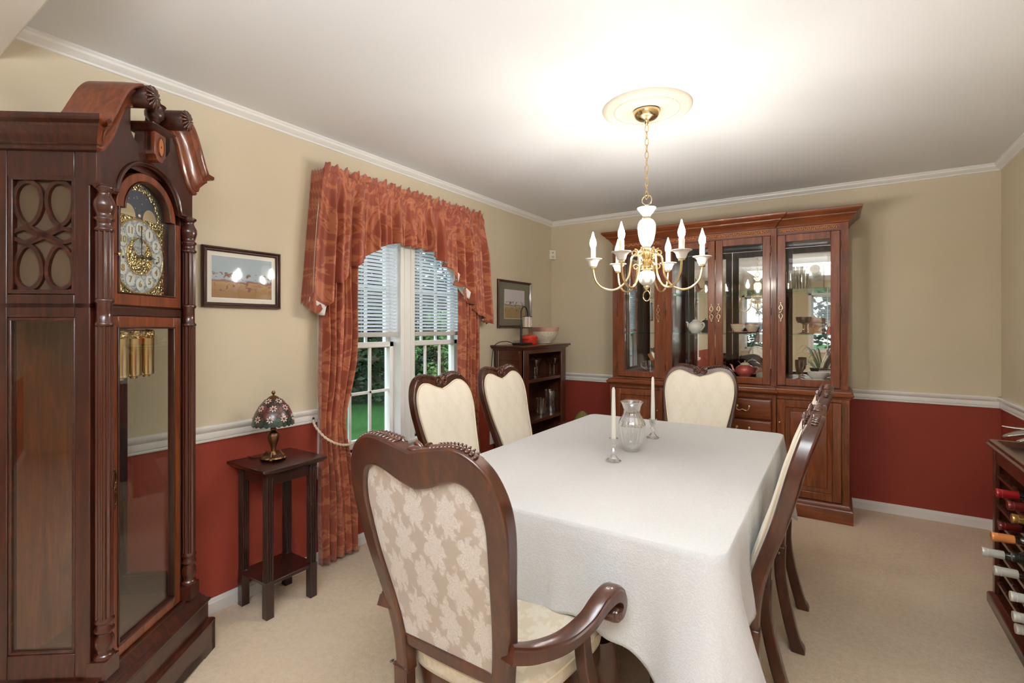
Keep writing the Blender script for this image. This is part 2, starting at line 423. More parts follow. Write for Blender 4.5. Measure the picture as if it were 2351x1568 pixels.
# ---------------- the double window ----------------
y0, y1, z0, z1 = WIN
wroot = bpy.data.objects.new('window_1', None); COL.objects.link(wroot); wroot['kind'] = 'structure'; wroot.location = (0, (y0+y1)/2, z0)
def wb_(mb, name, mat, **k): o = mb.build(name, mat, parent=wroot, **k); o.location = (-wroot.location.x, -wroot.location.y, -wroot.location.z); return o
cas = MB()
cas.box((0, y0-.072, z0-.02), (.018, y0, z1+.07)); cas.box((0, y1, z0-.02), (.018, y1+.072, z1+.07)); cas.box((0, y0-.072, z1), (.018, y1+.072, z1+.075))
cas.box((.018, y0-.072, z0-.02), (.026, y0-.056, z1+.07)); cas.box((.018, y1+.056, z0-.02), (.026, y1+.072, z1+.07))
cas.box((0, y0-.075, z0-.10), (.016, y1+.075, z0-.025))
wb_(cas, 'casing', M['white'], bevel=.003)
sil = MB(); sil.box((-.14, y0-.085, z0-.026), (.045, y1+.085, z0)); wb_(sil, 'window_sill', M['white'], bevel=.005)
jm = MB(); jm.box((-.149, y0, z0), (.0, y0+.02, z1)); jm.box((-.149, y1-.02, z0), (0, y1, z1)); jm.box((-.149, y0, z1-.02), (0, y1, z1))
MY0, MY1 = -2.135, -2.000
jm.box((-.149, MY0, z0), (.012, MY1, z1))
for q in (MY0+.03, MY1-.045): jm.box((.012, q, z0), (.018, q+.015, z1))
wb_(jm, 'window_frame', M['white'], bevel=.003)
MEET = 1.235
for (a, b) in ((y0+.02, MY0), (MY1, y1-.02)):
    for (c, d, xs, up) in ((z0, MEET+.02, -.075, 0), (MEET-.02, z1-.02, -.115, 1)):
        s_ = MB(); st = .034
        s_.box((xs-.017, a, c), (xs+.017, a+st, d)); s_.box((xs-.017, b-st, c), (xs+.017, b, d))
        s_.box((xs-.017, a, c), (xs+.017, b, c+(.05 if not up else .034))); s_.box((xs-.017, a, d-.034), (xs+.017, b, d))
        zb = c+.05; 
        for k in (1, 2):
            yy = a+st+(b-a-2*st)*k/3; s_.box((xs-.008, yy-.009, c), (xs+.008, yy+.009, d))
        zz = (zb+d-.034)/2; s_.box((xs-.008, a, zz-.009), (xs+.008, b, zz+.009))
        so = wb_(s_, 'sash', M['white'], bevel=.002)
        g_ = MB(); g_.box((xs-.003, a+.01, c+.01), (xs+.003, b-.01, d-.01)); go = g_.build('window_pane', M['pane'], parent=so, smooth=None)
# blinds
def blind(a, b, label):
    t = thing('window_blind', label, 'blind', (-.03, (a+b)/2, 1.29), 0, None); cy = (a+b)/2
    ZB = 1.29; w2 = (b-a)/2
    m = MB(); m.box((-.022, -w2, 0), (.022, w2, .03)); m.build('bottom_rail', M['blindrail'], t, bevel=.003)
    m = MB(); m.box((-.022, -w2, .70), (.022, w2, .735)); m.build('head_rail', M['white'], t, bevel=.003)
    m = MB(); n = 28
    for i in range(n):
        z = .047+i*.0235; R = Matrix.Rotation(math.radians(-30), 3, 'Y')
        m.rbox((0, 0, z), (.026, 2*w2-.006, .0016), R)
    m.build('slats', M['slat'], t, smooth=None)
    m = MB()
    for q in (-.72, -.05, .72): 
        for xx in (-.013, .013): m.box((xx-.0008, q*w2-.0008, .02), (xx+.0008, q*w2+.0008, .71))
    m.build('ladder_cords', M['white'], t, smooth=None)
    return t
M['blindrail'] = plain('grey_white_rail', (190,188,184), .4)
tt = NT('white_vinyl_slats'); df = tt.n('ShaderNodeBsdfDiffuse'); df.inputs[0].default_value = srgb(244,245,246); tl = tt.n('ShaderNodeBsdfTranslucent'); tl.inputs[0].default_value = srgb(240,244,248)
mx = tt.n('ShaderNodeMixShader'); mx.inputs[0].default_value = .55; tt.t.links.new(df.outputs[0], mx.inputs[1]); tt.t.links.new(tl.outputs[0], mx.inputs[2]); tt.t.links.new(mx.outputs[0], tt.out.inputs[0]); M['slat'] = tt.m
bl1 = blind(y0+.022, MY0-.004, 'white slatted blind half lowered in the left half of the window')
bl2 = blind(MY1+.004, y1-.022, 'white slatted blind half lowered in the right half of the window')
r = bpy.data.objects.new('window_5', None); COL.objects.link(r); r['kind'] = 'structure'; r.location = (0, -5.95, .7)
m = MB(); h = .55
m.box((0, -h-.07, -.07), (.02, -h, 1.42)); m.box((0, h, -.07), (.02, h+.07, 1.42)); m.box((0, -h-.07, 1.35), (.02, h+.07, 1.42)); m.box((0, -h-.09, -.05), (.05, h+.09, 0))
m.box((-.1, -h, 0), (-.06, -h+.04, 1.35)); m.box((-.1, h-.04, 0), (-.06, h, 1.35)); m.box((-.1, -h, .65), (-.06, h, .69)); m.box((-.1, -h, 0), (-.06, h, .04)); m.box((-.1, -h, 1.31), (-.06, h, 1.35))
for q in (-h/3, h/3): m.box((-.09, q-.009, 0), (-.07, q+.009, 1.35))
m.build('window_frame', M['white'], r, bevel=.003)
m = MB(); m.box((-.082, -h, 0), (-.078, h, 1.35)); m.build('window_pane', M['pane'], r, smooth=None)
m = MB()
for i in range(26): m.rbox((-.03, 0, .68+i*.026), (.025, 2*h-.01, .0016), Matrix.Rotation(math.radians(-30), 3, 'Y'))
tag(m.build('window_blind', M['slat'], None, smooth=None, loc=(0, -5.95, .7)), 'white slatted blind on the living room side window, seen in the cabinet mirror', 'blind')
# living room windows (seen in the cabinet mirror)
for k, (a, b) in enumerate(((.55, 1.5), (2.0, 2.95), (3.6, 4.5))):
    r = bpy.data.objects.new('window_%d' % (k+2), None); COL.objects.link(r); r['kind'] = 'structure'; r.location = ((a+b)/2, YN, .8)
    m = MB(); h = (b-a)/2
    m.box((-h-.07, 0, -.07), (-h, .02, 1.37)); m.box((h, 0, -.07), (h+.07, .02, 1.37)); m.box((-h-.07, 0, 1.3), (h+.07, .02, 1.37)); m.box((-h-.09, 0, -.05), (h+.09, .05, 0))
    m.box((-h, -.1, 0), (-h+.04, -.06, 1.3)); m.box((h-.04, -.1, 0), (h, -.06, 1.3)); m.box((-h, -.1, .63), (h, -.06, .67)); m.box((-h, -.1, 1.26), (h, -.06, 1.3)); m.box((-h, -.1, 0), (h, -.06, .04))
    for q in (-h/3, h/3): m.box((q-.009, -.09, 0), (q+.009, -.07, 1.3))
    m.build('window_frame', M['white'], r, bevel=.003)
    m = MB(); m.box((-h, -.082, 0), (h, -.078, 1.3)); m.build('window_pane', M['pane'], r, smooth=None)
    m = MB()
    for i in range(24): m.rbox((0, -.03, .66+i*.026), (2*h-.01, .025, .0016), Matrix.Rotation(math.radians(20), 3, 'X'))
    o = m.build('window_blind', M['slat'], None, smooth=None, loc=((a+b)/2, YN, .8))
    tag(o, 'white slatted blind of the living room, %s in the cabinet mirror' % ('reflected right', 'reflected middle', 'reflected left')[k], 'blind')

# ================= dining table and cloth =================
TX0, TX1, TY0, TY1, TZ = 1.085, 2.235, -3.155, -1.395, .762
t = thing('dining_table', 'long wooden dining table hidden under the white cloth in the middle of the room', 'table', ((TX0+TX1)/2, (TY0+TY1)/2, 0))
hx, hy = (TX1-TX0)/2-.012, (TY1-TY0)/2-.012
MB().box((-hx, -hy, TZ-.034), (hx, hy, TZ-.005)).build('tabletop', M['wood_chair'], t, bevel=.008)
MB().box((-hx+.1, -hy+.14, TZ-.13), (hx-.1, hy-.14, TZ-.034)).build('apron', M['wood_chair'], t, bevel=.004)
for sx in (-1, 1):
    for sy in (-1, 1):
        m = MB(); pts = smooth_curve([(sx*(hx-.20), sy*(hy-.17), .64), (sx*(hx-.19), sy*(hy-.165), .5), (sx*(hx-.22), sy*(hy-.18), .2), (sx*(hx-.20), sy*(hy-.17), .03)], 5)
        n_ = len(pts); m.tube(pts, [.05-.028*math.sin(min(1, i/(n_-1)*1.3)*PI/2)+(.012 if i > n_-4 else 0) for i in range(n_)], 12); m.build('leg', M['wood_chair'], t)
def cloth():
    # parameter along the rounded table edge
    per = []; r = .05; cx, cy = (TX0+TX1)/2, (TY0+TY1)/2; ax, ay = (TX1-TX0)/2-r, (TY1-TY0)/2-r
    def corner(px, py, a0, rr=r):
        for k in range(15): a = a0+PI/2*k/14; per.append((px+rr*math.cos(a), py+rr*math.sin(a), math.cos(a), math.sin(a), 1))
    def edge(xa, ya, xb, yb, nx, ny, n):
        for k in range(1, n): per.append((xa+(xb-xa)*k/n, ya+(yb-ya)*k/n, nx, ny, 0))
    corner(cx+ax, cy+ay, 0); edge(cx+ax, cy+ay+r, cx-ax, cy+ay+r, 0, 1, 50); corner(cx-ax, cy+ay, PI/2); edge(cx-ax-r, cy+ay, cx-ax-r, cy-ay, -1, 0, 80)
    corner(cx-ax, cy-ay, PI); edge(cx-ax, cy-ay-r, cx+ax, cy-ay-r, 0, -1, 60); corner(cx+ax, cy-ay, 1.5*PI); edge(cx+ax+r, cy-ay, cx+ax+r, cy+ay, 1, 0, 80)
    C4 = [(cx+ax+r, cy+ay+r), (cx-ax-r, cy+ay+r), (cx-ax-r, cy-ay-r), (cx+ax+r, cy-ay-r)]
    n = len(per); rows = 26; mb = MB(); L = []
    def folds(x, y):
        return math.sin(x*19+y*23)+.6*math.sin(x*41-y*37+1.3)+.4*math.sin((x+y)*71)
    for j in range(rows):
        tt_ = j/(rows-1); l = []
        for (x, y, nx, ny, c) in per:
            dc = min(math.hypot(x-a, y-b) for a, b in C4)
            cw = math.exp(-(dc/.145)**2)
            Ld = .262+.19*math.exp(-(dc/.20)**2)+.012*math.sin(x*14+y*11)
            f = folds(x, y)
            ease = tt_**1.2
            near = y < cy; cw *= (1 if x > cx else .5) if near else .45
            out = .006*min(1, tt_*8)+ease*((.004 if nx > .5 else .022)+.135*cw)+.007*f*tt_*(1-.5*cw)
            # pleat next to each corner
            pl = math.exp(-((dc-.19)/.05)**2)-.6*math.exp(-((dc-.30)/.05)**2)
            out -= .030*pl*ease
            z = TZ-.006*min(1, tt_*10)-Ld*tt_
            # lateral pull towards the corner
            l.append((x+nx*out, y+ny*out, z))
        L.append(l)
    top = []
    for k, q in enumerate((.98, .9, .7, .4, .1)):
        l = []
        for (x, y, nx, ny, c) in per:
            xx, yy = cx+(x-cx)*q, cy+(y-cy)*q
            l.append((xx, yy, TZ+.001+.0016*math.sin(xx*9+yy*5)*math.sin(yy*7-xx*4)*(1-q*.6)))
        top.append(l)
    mb.loops(list(reversed(top))+[[(x-nx*.004, y-ny*.004, TZ) for x, y, nx, ny, c in per]]+L, cap0=True, cap1=False)
    o = mb.build('tablecloth', M['cloth'], smooth=180, solid=.0016)
    return o
tag(cloth(), 'large white jacquard cloth draped over the dining table', 'tablecloth')

# ================= dining chairs =================
def chair(arms):
    lean = .80 if arms else 1.0
    PROF = [(0, -.300), (.12, -.268), (.29, -.236), (.42, -.236), (.52, -.245), (.62, -.270), (.76, -.318), (.88, -.352), (.95, -.370), (1.10, -.412)]
    PS = smooth_curve([(a, -.238+(b+.238)*(lean if a > .45 else 1)) for a, b in PROF], 6)
    yb = lambda z: interp(PS, z)
    t = thing('dining_chair', 'x', 'chair')
    O = smooth_curve([(-.184, .40), (-.192, .50), (-.208, .60), (-.230, .74), (-.247, .86), (-.250, .93), (-.240, .99), (-.213, 1.045), (-.170, 1.078), (-.122, 1.088), (-.062, 1.078), (0, 1.064)], 5)
    I = smooth_curve([(-.140, .40), (-.146, .50), (-.160, .60), (-.180, .74), (-.192, .86), (-.194, .91), (-.186, .955), (-.166, .992), (-.132, 1.006), (-.095, .998), (-.045, .978), (0, .966)], 5)
    n = 64
    Oh = resample(O, n); Ih = resample(I, n)
    Of = Oh+[(-x, z) for x, z in reversed(Oh[:-1])]; If = Ih+[(-x, z) for x, z in reversed(Ih[:-1])]
    T = .044
    cv = lambda x: .10*x*x*2.0          # the back is slightly dished
    fr = lambda x, z: (x, yb(z)+T/2+cv(x), z); bk = lambda x, z: (x, yb(z)-T/2+cv(x), z)
    m = MB(); m.band(Of, If, fr, bk)
    m.build('back_frame', M['wood_chair'], t, bevel=.007, bseg=3)
    # lower cross rail of the back
    m = MB(); m.loops([[(x, yb(zz)+s*.013+cv(x), zz) for s, zz in ((1, .482), (1, .516), (-1, .516), (-1, .482))] for x in [-.152+.304*k/8 for k in range(9)]]); m.build('back_rail', M['wood_chair'], t, bevel=.004)
    # upholstered panel: rear face inside the frame, padded front overlapping it
    def inside(loop, q, cxz=(0, .78)): return [(cxz[0]+(x-cxz[0])*q, cxz[1]+(z-cxz[1])*q) for x, z in loop]
    Iu = [p for p in If if p[1] >= .508]
    def fan(loop, yfun, rings, mb, dome=0):
        n2 = len(loop); Ls = []
        for q in rings:
            Ls.append([(0+(x)*q, yfun(.78+(z-.78)*q)+cv(x*q)+dome*(1-q**3), .78+(z-.78)*q) for x, z in loop])
        mb.loops(Ls, cap0=False, cap1=True)
    mb = MB(); fan([(x*1.02, z) for x, z in Iu], lambda z: yb(z)-.010, [1, .97, .8, .6, .4, .2, .02], mb, -.006)
    mb.build('rear_panel', M['fab_back'], t, smooth=180)
    # front pad outline is larger than the rear opening
    F = smooth_curve([(-.164, .530), (-.180, .62), (-.206, .74), (-.228, .86), (-.232, .92), (-.223, .980), (-.194, 1.024), (-.152, 1.046), (-.108, 1.041), (-.056, 1.020), (0, 1.004)], 5)
    F = resample(F, 40); Ff = F+[(-x, z) for x, z in reversed(F[:-1])]
    mb = MB(); fan(Ff, lambda z: yb(z)+T/2-.002, [1.0], mb) if False else None
    Ls = []
    for q, d in ((1.0, -.004), (.992, .006), (.965, .010), (.9, .016), (.75, .022), (.5, .026), (.25, .028), (.02, .028)):
        Ls.append([(x*q, yb(.78+(z-.78)*q)+cv(x*q)+T/2+d, .78+(z-.78)*q) for x, z in Ff])
    mb.loops(Ls, cap0=False, cap1=True); pad = mb.build('front_panel', M['fab_front'], t, smooth=180)
    mb = MB(); mb.tube([(x*.985, yb(.78+(z-.78)*.985)+cv(x)+T/2+.009, .78+(z-.78)*.985) for x, z in Ff], .0035, 6, closed=True); mb.build('piping', M['welt'], pad)
    # carved crest
    mb = MB()
    def crest(x): return interp([(p[0], p[1]) for p in Oh], -abs(x))
    for s in (-1, 1):
        # volute
        pts = [];
        for k in range(34):
            a = k/33*3.3*PI; rr = .024*(1-k/33*.80)
            pts.append((s*(.025+rr*math.cos(PI/2+a)*1), yb(1.05)+T/2+.009, 1.046+rr*math.sin(PI/2+a)))
        mb.tube(pts, [.0078-.003*k/33 for k in range(34)], 8)
        # acanthus leaves along the hump
        for k in range(15):
            x = .055+k*.0115; z = crest(x)-.004; sl = (crest(x+.004)-crest(x-.004))/.008
            y = yb(z)+T/2-.006
            R = Matrix.Rotation(-s*math.atan(sl)*1.0+s*(.75-.03*k), 3, 'Y')
            k2 = 1-.035*k
            mb.ball((s*x, y+.012, z-.004), .0145*k2, (.40, .62, 1.25), 8, 6, M=R)
            mb.ball((s*(x+.005), y-.012, z+.004), .0105*k2, (.8, 1.5, .6), 8, 6, M=R)
        pts = [(s*x, yb(crest(x))+T/2-.002, crest(x)-.020-.004*math.sin(x*60)) for x in [.045+.17*k/20 for k in range(21)]]
        mb.tube(pts, [.0045*(1-.6*k/20) for k in range(21)], 6)
    mb.ball((0, yb(1.05)+T/2+.004, 1.040), .011, (1, .7, 1.3), 10, 8)
    mb.ball((0, yb(1.05), 1.066), .012, (1.8, 1.5, .5), 10, 8)
    mb.build('carved_crest', M['wood_carve'], t, smooth=60)
    # rear legs
    for s in (-1, 1):
        mb = MB(); L = []
        for k in range(22):
            z = .42*(1-k/21)+.0; wv = .020+.004*(1-k/21) ; x = s*(.166+.02*(k/21)**1.5+(0 if z > .02 else .0)); d = .020+.003*(k/21)
            fl = .006 if z < .03 else 0
            L.append([(x-wv-fl, yb(z)-d-fl, z), (x+wv+fl, yb(z)-d-fl, z), (x+wv+fl, yb(z)+d, z), (x-wv-fl, yb(z)+d, z)])
        mb.loops(L); mb.build('leg', M['wood_chair'], t, bevel=.005)
    # seat
    ws, wf = (.215, .272) if arms else (.205, .255)
    yr, yf = -.215, .245
    def outl(q, n=72):
        pts = []
        for i in range(n):
            a = 2*PI*i/n; c, s_ = math.cos(a), math.sin(a)
            e = 2/4.2
            X = math.copysign(abs(c)**e, c); Y = math.copysign(abs(s_)**e, s_)
            v = (Y+1)/2; wd = ws+(wf-ws)*v
            pts.append((X*wd*q, (yr+yf)/2+Y*(yf-yr)/2*q+.018*(1-X*X)*v*q))
        return pts
    mb = MB(); L = []
    for q, z in ((.985, .405), (1.0, .425), (1.0, .445), (.985, .462), (.94, .474), (.85, .482), (.6, .488), (.3, .490), (.02, .491)):
        L.append([(x, y, z) for x, y in outl(q)])
    mb.loops(L); seat = mb.build('seat', M['fab_seat'], t, smooth=180)
    mb = MB(); mb.tube([(x, y, .447) for x, y in outl(1.0)], .0035, 6, closed=True); mb.build('piping', M['welt'], seat)
    mb = MB(); L = []
    for q, z in ((.955, .335), (.975, .345), (.975, .40), (.96, .41)): L.append([(x, y, z) for x, y in outl(q)])
    mb.loops(L); mb.build('seat_rail', M['wood_chair'], t, smooth=50)
    # cabriole front legs
    for s in (-1, 1):
        x0 = s*(wf-.035); y0_ = yf-.04
        P = smooth_curve([(x0, y0_, .40, .036), (x0+s*.006, y0_+.008, .34, .042), (x0+s*.014, y0_+.018, .27, .036), (x0+s*.006, y0_+.010, .17, .023), (x0-s*.002, y0_, .09, .0165), (x0+s*.004, y0_+.006, .045, .018), (x0+s*.012, y0_+.016, .024, .030), (x0+s*.013, y0_+.017, .008, .030), (x0+s*.013, y0_+.017, .0, .024)], 5)
        mb = MB(); mb.tube([p[:3] for p in P], [p[3] for p in P], 14, up=(0, 1, 0))
        mb.build('leg', M['wood_chair'], t, smooth=60)
    if arms:
        for s in (-1, 1):
            ya = yb(.66)
            A = smooth_curve([(s*.205, ya+.005, 0.599), (s*.228, ya+.07, 0.574), (s*.268, ya+.15, 0.570), (s*.305, ya+.215, 0.600), (s*.325, ya+.262, 0.636), (s*.335, ya+.305, 0.644), (s*.338, ya+.335, 0.626), (s*.337, ya+.342, 0.598), (s*.334, ya+.327, 0.579), (s*.331, ya+.308, 0.579), (s*.330, ya+.300, 0.592), (s*.330, ya+.310, 0.602)], 7)
            nn = len(A); L = []
            mb = MB()
            rad = [interp([(0, .024), (.25, .022), (.55, .024), (.72, .022), (.85, .016), (1, .010)], i/(nn-1)) for i in range(nn)]
            P = [Vector(p) for p in A]
            for i in range(nn):
                T_ = (P[min(i+1, nn-1)]-P[max(i-1, 0)]).normalized(); side = Vector((1, 0, 0)) - T_*T_.x; side.normalize(); up = side.cross(T_)
                r_ = rad[i]; wd = interp([(0, .021), (.45, .026), (.7, .030), (1, .026)], i/(nn-1)); h = r_*.85
                cs = [(-wd, -h), (wd, -h), (wd, h*.35), (wd*.82, h*.5), (wd*.80, h*.8), (wd*.5, h), (-wd*.5, h), (-wd*.80, h*.8), (-wd*.82, h*.5), (-wd, h*.35)]
                L.append([P[i]+side*a+up*b for a, b in cs])
            mb.loops(L); arm = mb.build('armrest', M['wood_chair'], t, smooth=50, bevel=.003)
            Q = smooth_curve([(s*.300, ya+.225, .608, .024), (s*.297, ya+.232, .58, .020), (s*.284, ya+.238, .55, .019), (s*.283, ya+.250, .48, .022), (s*.286, ya+.275, .40, .026), (s*.287, ya+.285, .345, .026)], 6)
            mb = MB(); L = []
            for (x, y, z, r_) in Q: L.append([(x-.016, y-r_, z), (x+.016, y-r_, z), (x+.016, y+r_, z), (x-.016, y+r_, z)])
            mb.loops(L); mb.build('arm_support', M['wood_chair'], t, bevel=.005)
    return t
M['wood_carve'] = wood('carved_mahogany', (44,20,12), (74,36,20), (104,54,32), (10,10,10), .22, .6)
ac = chair(True); ac.location = (1.632, -3.285, 0)
ac['label'] = 'mahogany armchair with damask back at the near end of the table'
sd = chair(False); sd.location = (.955, -2.375, 0); sd.rotation_euler = (0, 0, -PI/2)
ac['group'] = sd['group'] = 'dining chairs around the table'
sd['label'] = 'mahogany chair with ivory back in front of the window, left side of the table'
dup(sd, (.93, -1.735, 0), -PI/2, 'mahogany chair with ivory back in front of the small bookcase, left side of the table')
dup(sd, (1.672, -1.235, 0), PI, 'mahogany chair with ivory back at the far end, before the china cabinet')
dup(sd, (2.040, -1.94, 0), PI/2, 'mahogany chair seen edge-on right of the table, nearer the china cabinet')
dup(sd, (2.022, -2.640, 0), PI/2, 'mahogany chair seen edge-on right of the table, nearer the armchair')

# ================= things on the table =================
def candlestick(x, y, label):
    t = thing('candlestick', label, 'candle holder', (x, y, TZ+.004), random.random(), 'glass candlesticks on the table')
    m = MB(); m.lathe([(0,0),(.034,0),(.035,.003),(.030,.007),(.020,.013),(.0095,.026),(.0075,.034),(.010,.040),(.013,.046),(.010,.052),(.0075,.058),(.012,.066),(.018,.074),(.0195,.094),(.0215,.097),(.0215,.1),(.0125,.1),(.0115,.076),(0,.076)], 10)
    m.build('glass_holder', M['crystal'], t, smooth=None)
    c = tag(MB().lathe([(0,0),(.0112,0),(.0112,.02),(.0098,.12),(.0072,.235),(.004,.245),(0,.247)], 16).build('candle', M['wax']), label.replace('glass candlestick', 'white taper candle').replace('holding a candle', 'in a glass holder'), 'candle', 'white taper candles on the table')
    MB().tube([(0,0,.245),(.001,0,.251)], .0008, 5).build('wick', M['black'], c)
    c.location = (x, y, TZ+.082)
candlestick(1.655, -2.448, 'glass candlestick holding a candle, in front of the vase')
candlestick(1.660, -1.905, 'glass candlestick holding a candle, behind the vase')
v = thing('glass_vase', 'clear ribbed glass vase with flared rim in the middle of the table', 'vase', (1.655, -2.215, TZ+.004))
vp = [(.0,0),(.036,0),(.040,.004),(.047,.030),(.057,.075),(.063,.110),(.061,.132),(.050,.155),(.040,.172),(.0375,.185),(.041,.205),(.050,.226),(.052,.230)]
vi = [(r-.003, z) for r, z in reversed(vp[3:])]
m = MB(); m.lathe(smooth_curve(vp, 3)+smooth_curve(vi, 3)+[(.035,.008),(0,.008)], 96, flute=.022, nfl=18, zf=(.01, .2)); m.build('vase_body', M['crystal'], v, smooth=80)
MB().tube([(.0515*math.cos(a), .0515*math.sin(a), .230) for a in [2*PI*k/40 for k in range(40)]], .0026, 8, closed=True).build('vase_rim', M['crystal'], v)

# ================= ceiling medallion and chandelier =================
CX, CY = 1.690, -2.100
t = thing('ceiling_medallion', 'round white plaster medallion on the ceiling above the chandelier', 'ceiling medallion', (CX, CY, H))
MB().lathe([(0,-.012),(.07,-.012),(.078,-.020),(.086,-.012),(.150,-.010),(.166,-.016),(.172,-.022),(.180,-.017),(.188,-.026),(.196,-.024),(.204,-.018),(.212,-.012),(.216,-.004),(.216,0),(0,0)], 96).build('plaster_disc', plain('cream_plaster_disc', (226,214,198), .7), t, smooth=50)
M['plaster'] = plain('cream_plaster', (226,214,198), .7)
m = MB()
for k in range(90):
    a = 2*PI*k/90; m.ball((.158*math.cos(a), .158*math.sin(a), -.014), .0038, seg=6, rings=4)
m.build('bead_ring', M['plaster'], t)
t = thing('chandelier', 'brass and white porcelain chandelier with six lit candle bulbs over the table', 'chandelier', (CX, CY, 0))
MB().lathe([(0,2.405),(.060,2.425),(.064,2.422),(.064,2.416),(.060,2.404),(.052,2.392),(.038,2.383),(.018,2.378),(.012,2.376),(.010,2.366),(.005,2.359),(0,2.357)], 40).build('ceiling_canopy', M['brass'], t, smooth=50)
m = MB(); z = 2.356; k = 0
while z > 2.015:
    a = []; 
    for q in range(20):
        th = 2*PI*q/20; u, vv = .0085*math.cos(th), .0190*math.sin(th)
        a.append((u, 0, z-.017+vv) if k % 2 == 0 else (0, u, z-.017+vv))
    m.tube(a, .0022, 6, closed=True); z -= .0330; k += 1
m.build('chain', M['brass'], t)
MB().tube([(.024*math.cos(a), .003, 1.984+.024*math.sin(a)) for a in [2*PI*q/28 for q in range(28)]], .003, 8, closed=True).build('top_ring', M['brass'], t)
m = MB(); m.lathe([(0,1.958),(.010,1.958),(.012,1.950),(.045,1.946),(.045,1.941),(.030,1.920),(.020,1.908),(.017,1.900),(0,1.900)], 40); m.build('top_saucer', M['porcelain'], t)
MB().lathe([(0,1.905),(.020,1.902),(.021,1.895),(.016,1.890),(0,1.888)], 24).build('brass_collar', M['brass'], t)
MB().lathe([(0,1.562),(.016,1.560),(.018,1.552),(.010,1.545),(.008,1.535),(0,1.532)], 24).build('bottom_finial', M['brass'], t)
m = MB(); m.lathe([(0,1.752),(.018,1.750),(.022,1.742),(.018,1.732),(.026,1.724),(.028,1.716),(.020,1.700),(.016,1.690),(.024,1.684),(.034,1.680),(.034,1.664),(.026,1.655),(.020,1.648),(.026,1.640),(.018,1.632),(0,1.630)], 32)
m.build('brass_stem', M['brass'], t, smooth=50)
MB().lathe([(0,1.892),(.022,1.892),(.034,1.882),(.0425,1.865),(.044,1.845),(.041,1.815),(.034,1.785),(.026,1.765),(.018,1.752),(0,1.750)], 40).build('porcelain_urn', M['porcelain'], t)
MB().lathe([(0,1.636),(.020,1.634),(.036,1.625),(.041,1.610),(.041,1.592),(.034,1.575),(.020,1.562),(0,1.560)], 40).build('porcelain_bowl', M['porcelain'], t)
MB().tube([(.0175*math.cos(a), 0, 1.509+.025*math.sin(a)) for a in [2*PI*q/28 for q in range(28)]], .0028, 8, closed=True).build('bottom_ring', M['brass'], t)
CH_R, CH_ROT = .262, math.radians(23)
CH_BULBS = []
arm_root = None
for k in range(6):
    a = CH_ROT+k*PI/3; c_, s_ = math.cos(a), math.sin(a)
    def rp(r, z): return (r*c_, r*s_, z)
    m = MB()
    m.tube(smooth_curve([rp(.030,1.690), rp(.050,1.712), rp(.070,1.700), rp(.078,1.660), rp(.090,1.600), rp(.125,1.556), rp(.170,1.540), rp(.215,1.552), rp(.248,1.586), rp(.260,1.628), rp(CH_R,1.656)], 6), .0055, 10)
    # scroll near the hub
    m.tube([rp(.058+.019*(1-q/26*.75)*math.cos(PI*.5+q/26*3.2*PI), 1.735-.012+.019*(1-q/26*.75)*math.sin(PI*.5+q/26*3.2*PI)) for q in range(27)], [.0048-.0018*q/26 for q in range(27)], 8)
    m.tube([rp(.052+.012*math.cos(q/16*2.2*PI), 1.655+.012*math.sin(q/16*2.2*PI)) for q in range(17)], .0035, 8)
    arm = m.build('arm', M['brass'], t)
    Mx = Matrix.Identity(3)
    MB().lathe([(0,1.664),(.012,1.664),(.016,1.670),(.014,1.676),(.010,1.680),(0,1.681)], 20, c=(CH_R*c_, CH_R*s_, -.017)).build('brass_cup', M['brass'], arm)
    MB().lathe([(0,1.676),(.016,1.676),(.021,1.683),(.026,1.700),(.034,1.709),(.0445,1.713),(.0445,1.716),(.034,1.713),(.022,1.704),(.014,1.700),(0,1.700)], 32, c=(CH_R*c_, CH_R*s_, -.017)).build('porcelain_bobeche', M['porcelain'], arm)
    MB().lathe([(0,1.695),(.0125,1.695),(.0125,1.768),(.010,1.770),(0,1.770)], 20, c=(CH_R*c_, CH_R*s_, -.017)).build('candle_sleeve', M['candle'], arm)
    MB().lathe([(0,1.768),(.009,1.770),(.0145,1.782),(.0165,1.794),(.0145,1.808),(.009,1.824),(.0045,1.838),(.002,1.850),(0,1.852)], 10, c=(CH_R*c_, CH_R*s_, -.017)).build('bulb', M['bulb'], arm)

# ================= curtains =================
def fold(y, seed=0): return math.sin(y*58+seed)+.55*math.sin(y*97+seed*2.1+1.0)+.3*math.sin(y*171+seed)
cv_ = thing('window_valance', 'rust coloured damask valance gathered on a rod, with stepped cascades at both ends', 'valance', (0, -2.07, 2.24))
VA, VB = -2.865, -1.275    # ends
BOT = [(-2.87,1.440),(-2.83,1.425),(-2.78,1.50),(-2.755,1.56),(-2.745,1.62),(-2.70,1.60),(-2.655,1.67),(-2.64,1.72),(-2.60,1.71),(-2.53,1.76),(-2.45,1.83),(-2.36,1.870),(-2.30,1.890),(-2.2,1.887),(-2.05,1.885),(-1.93,1.875),(-1.86,1.84),(-1.78,1.80),(-1.70,1.765),(-1.70,1.72),(-1.66,1.67),(-1.61,1.65),(-1.58,1.63),(-1.58,1.58),(-1.53,1.54),(-1.47,1.53),(-1.44,1.50),(-1.42,1.45),(-1.37,1.44),(-1.32,1.40),(-1.275,1.375)]
def vy(u): return VA+(VB-VA)*u
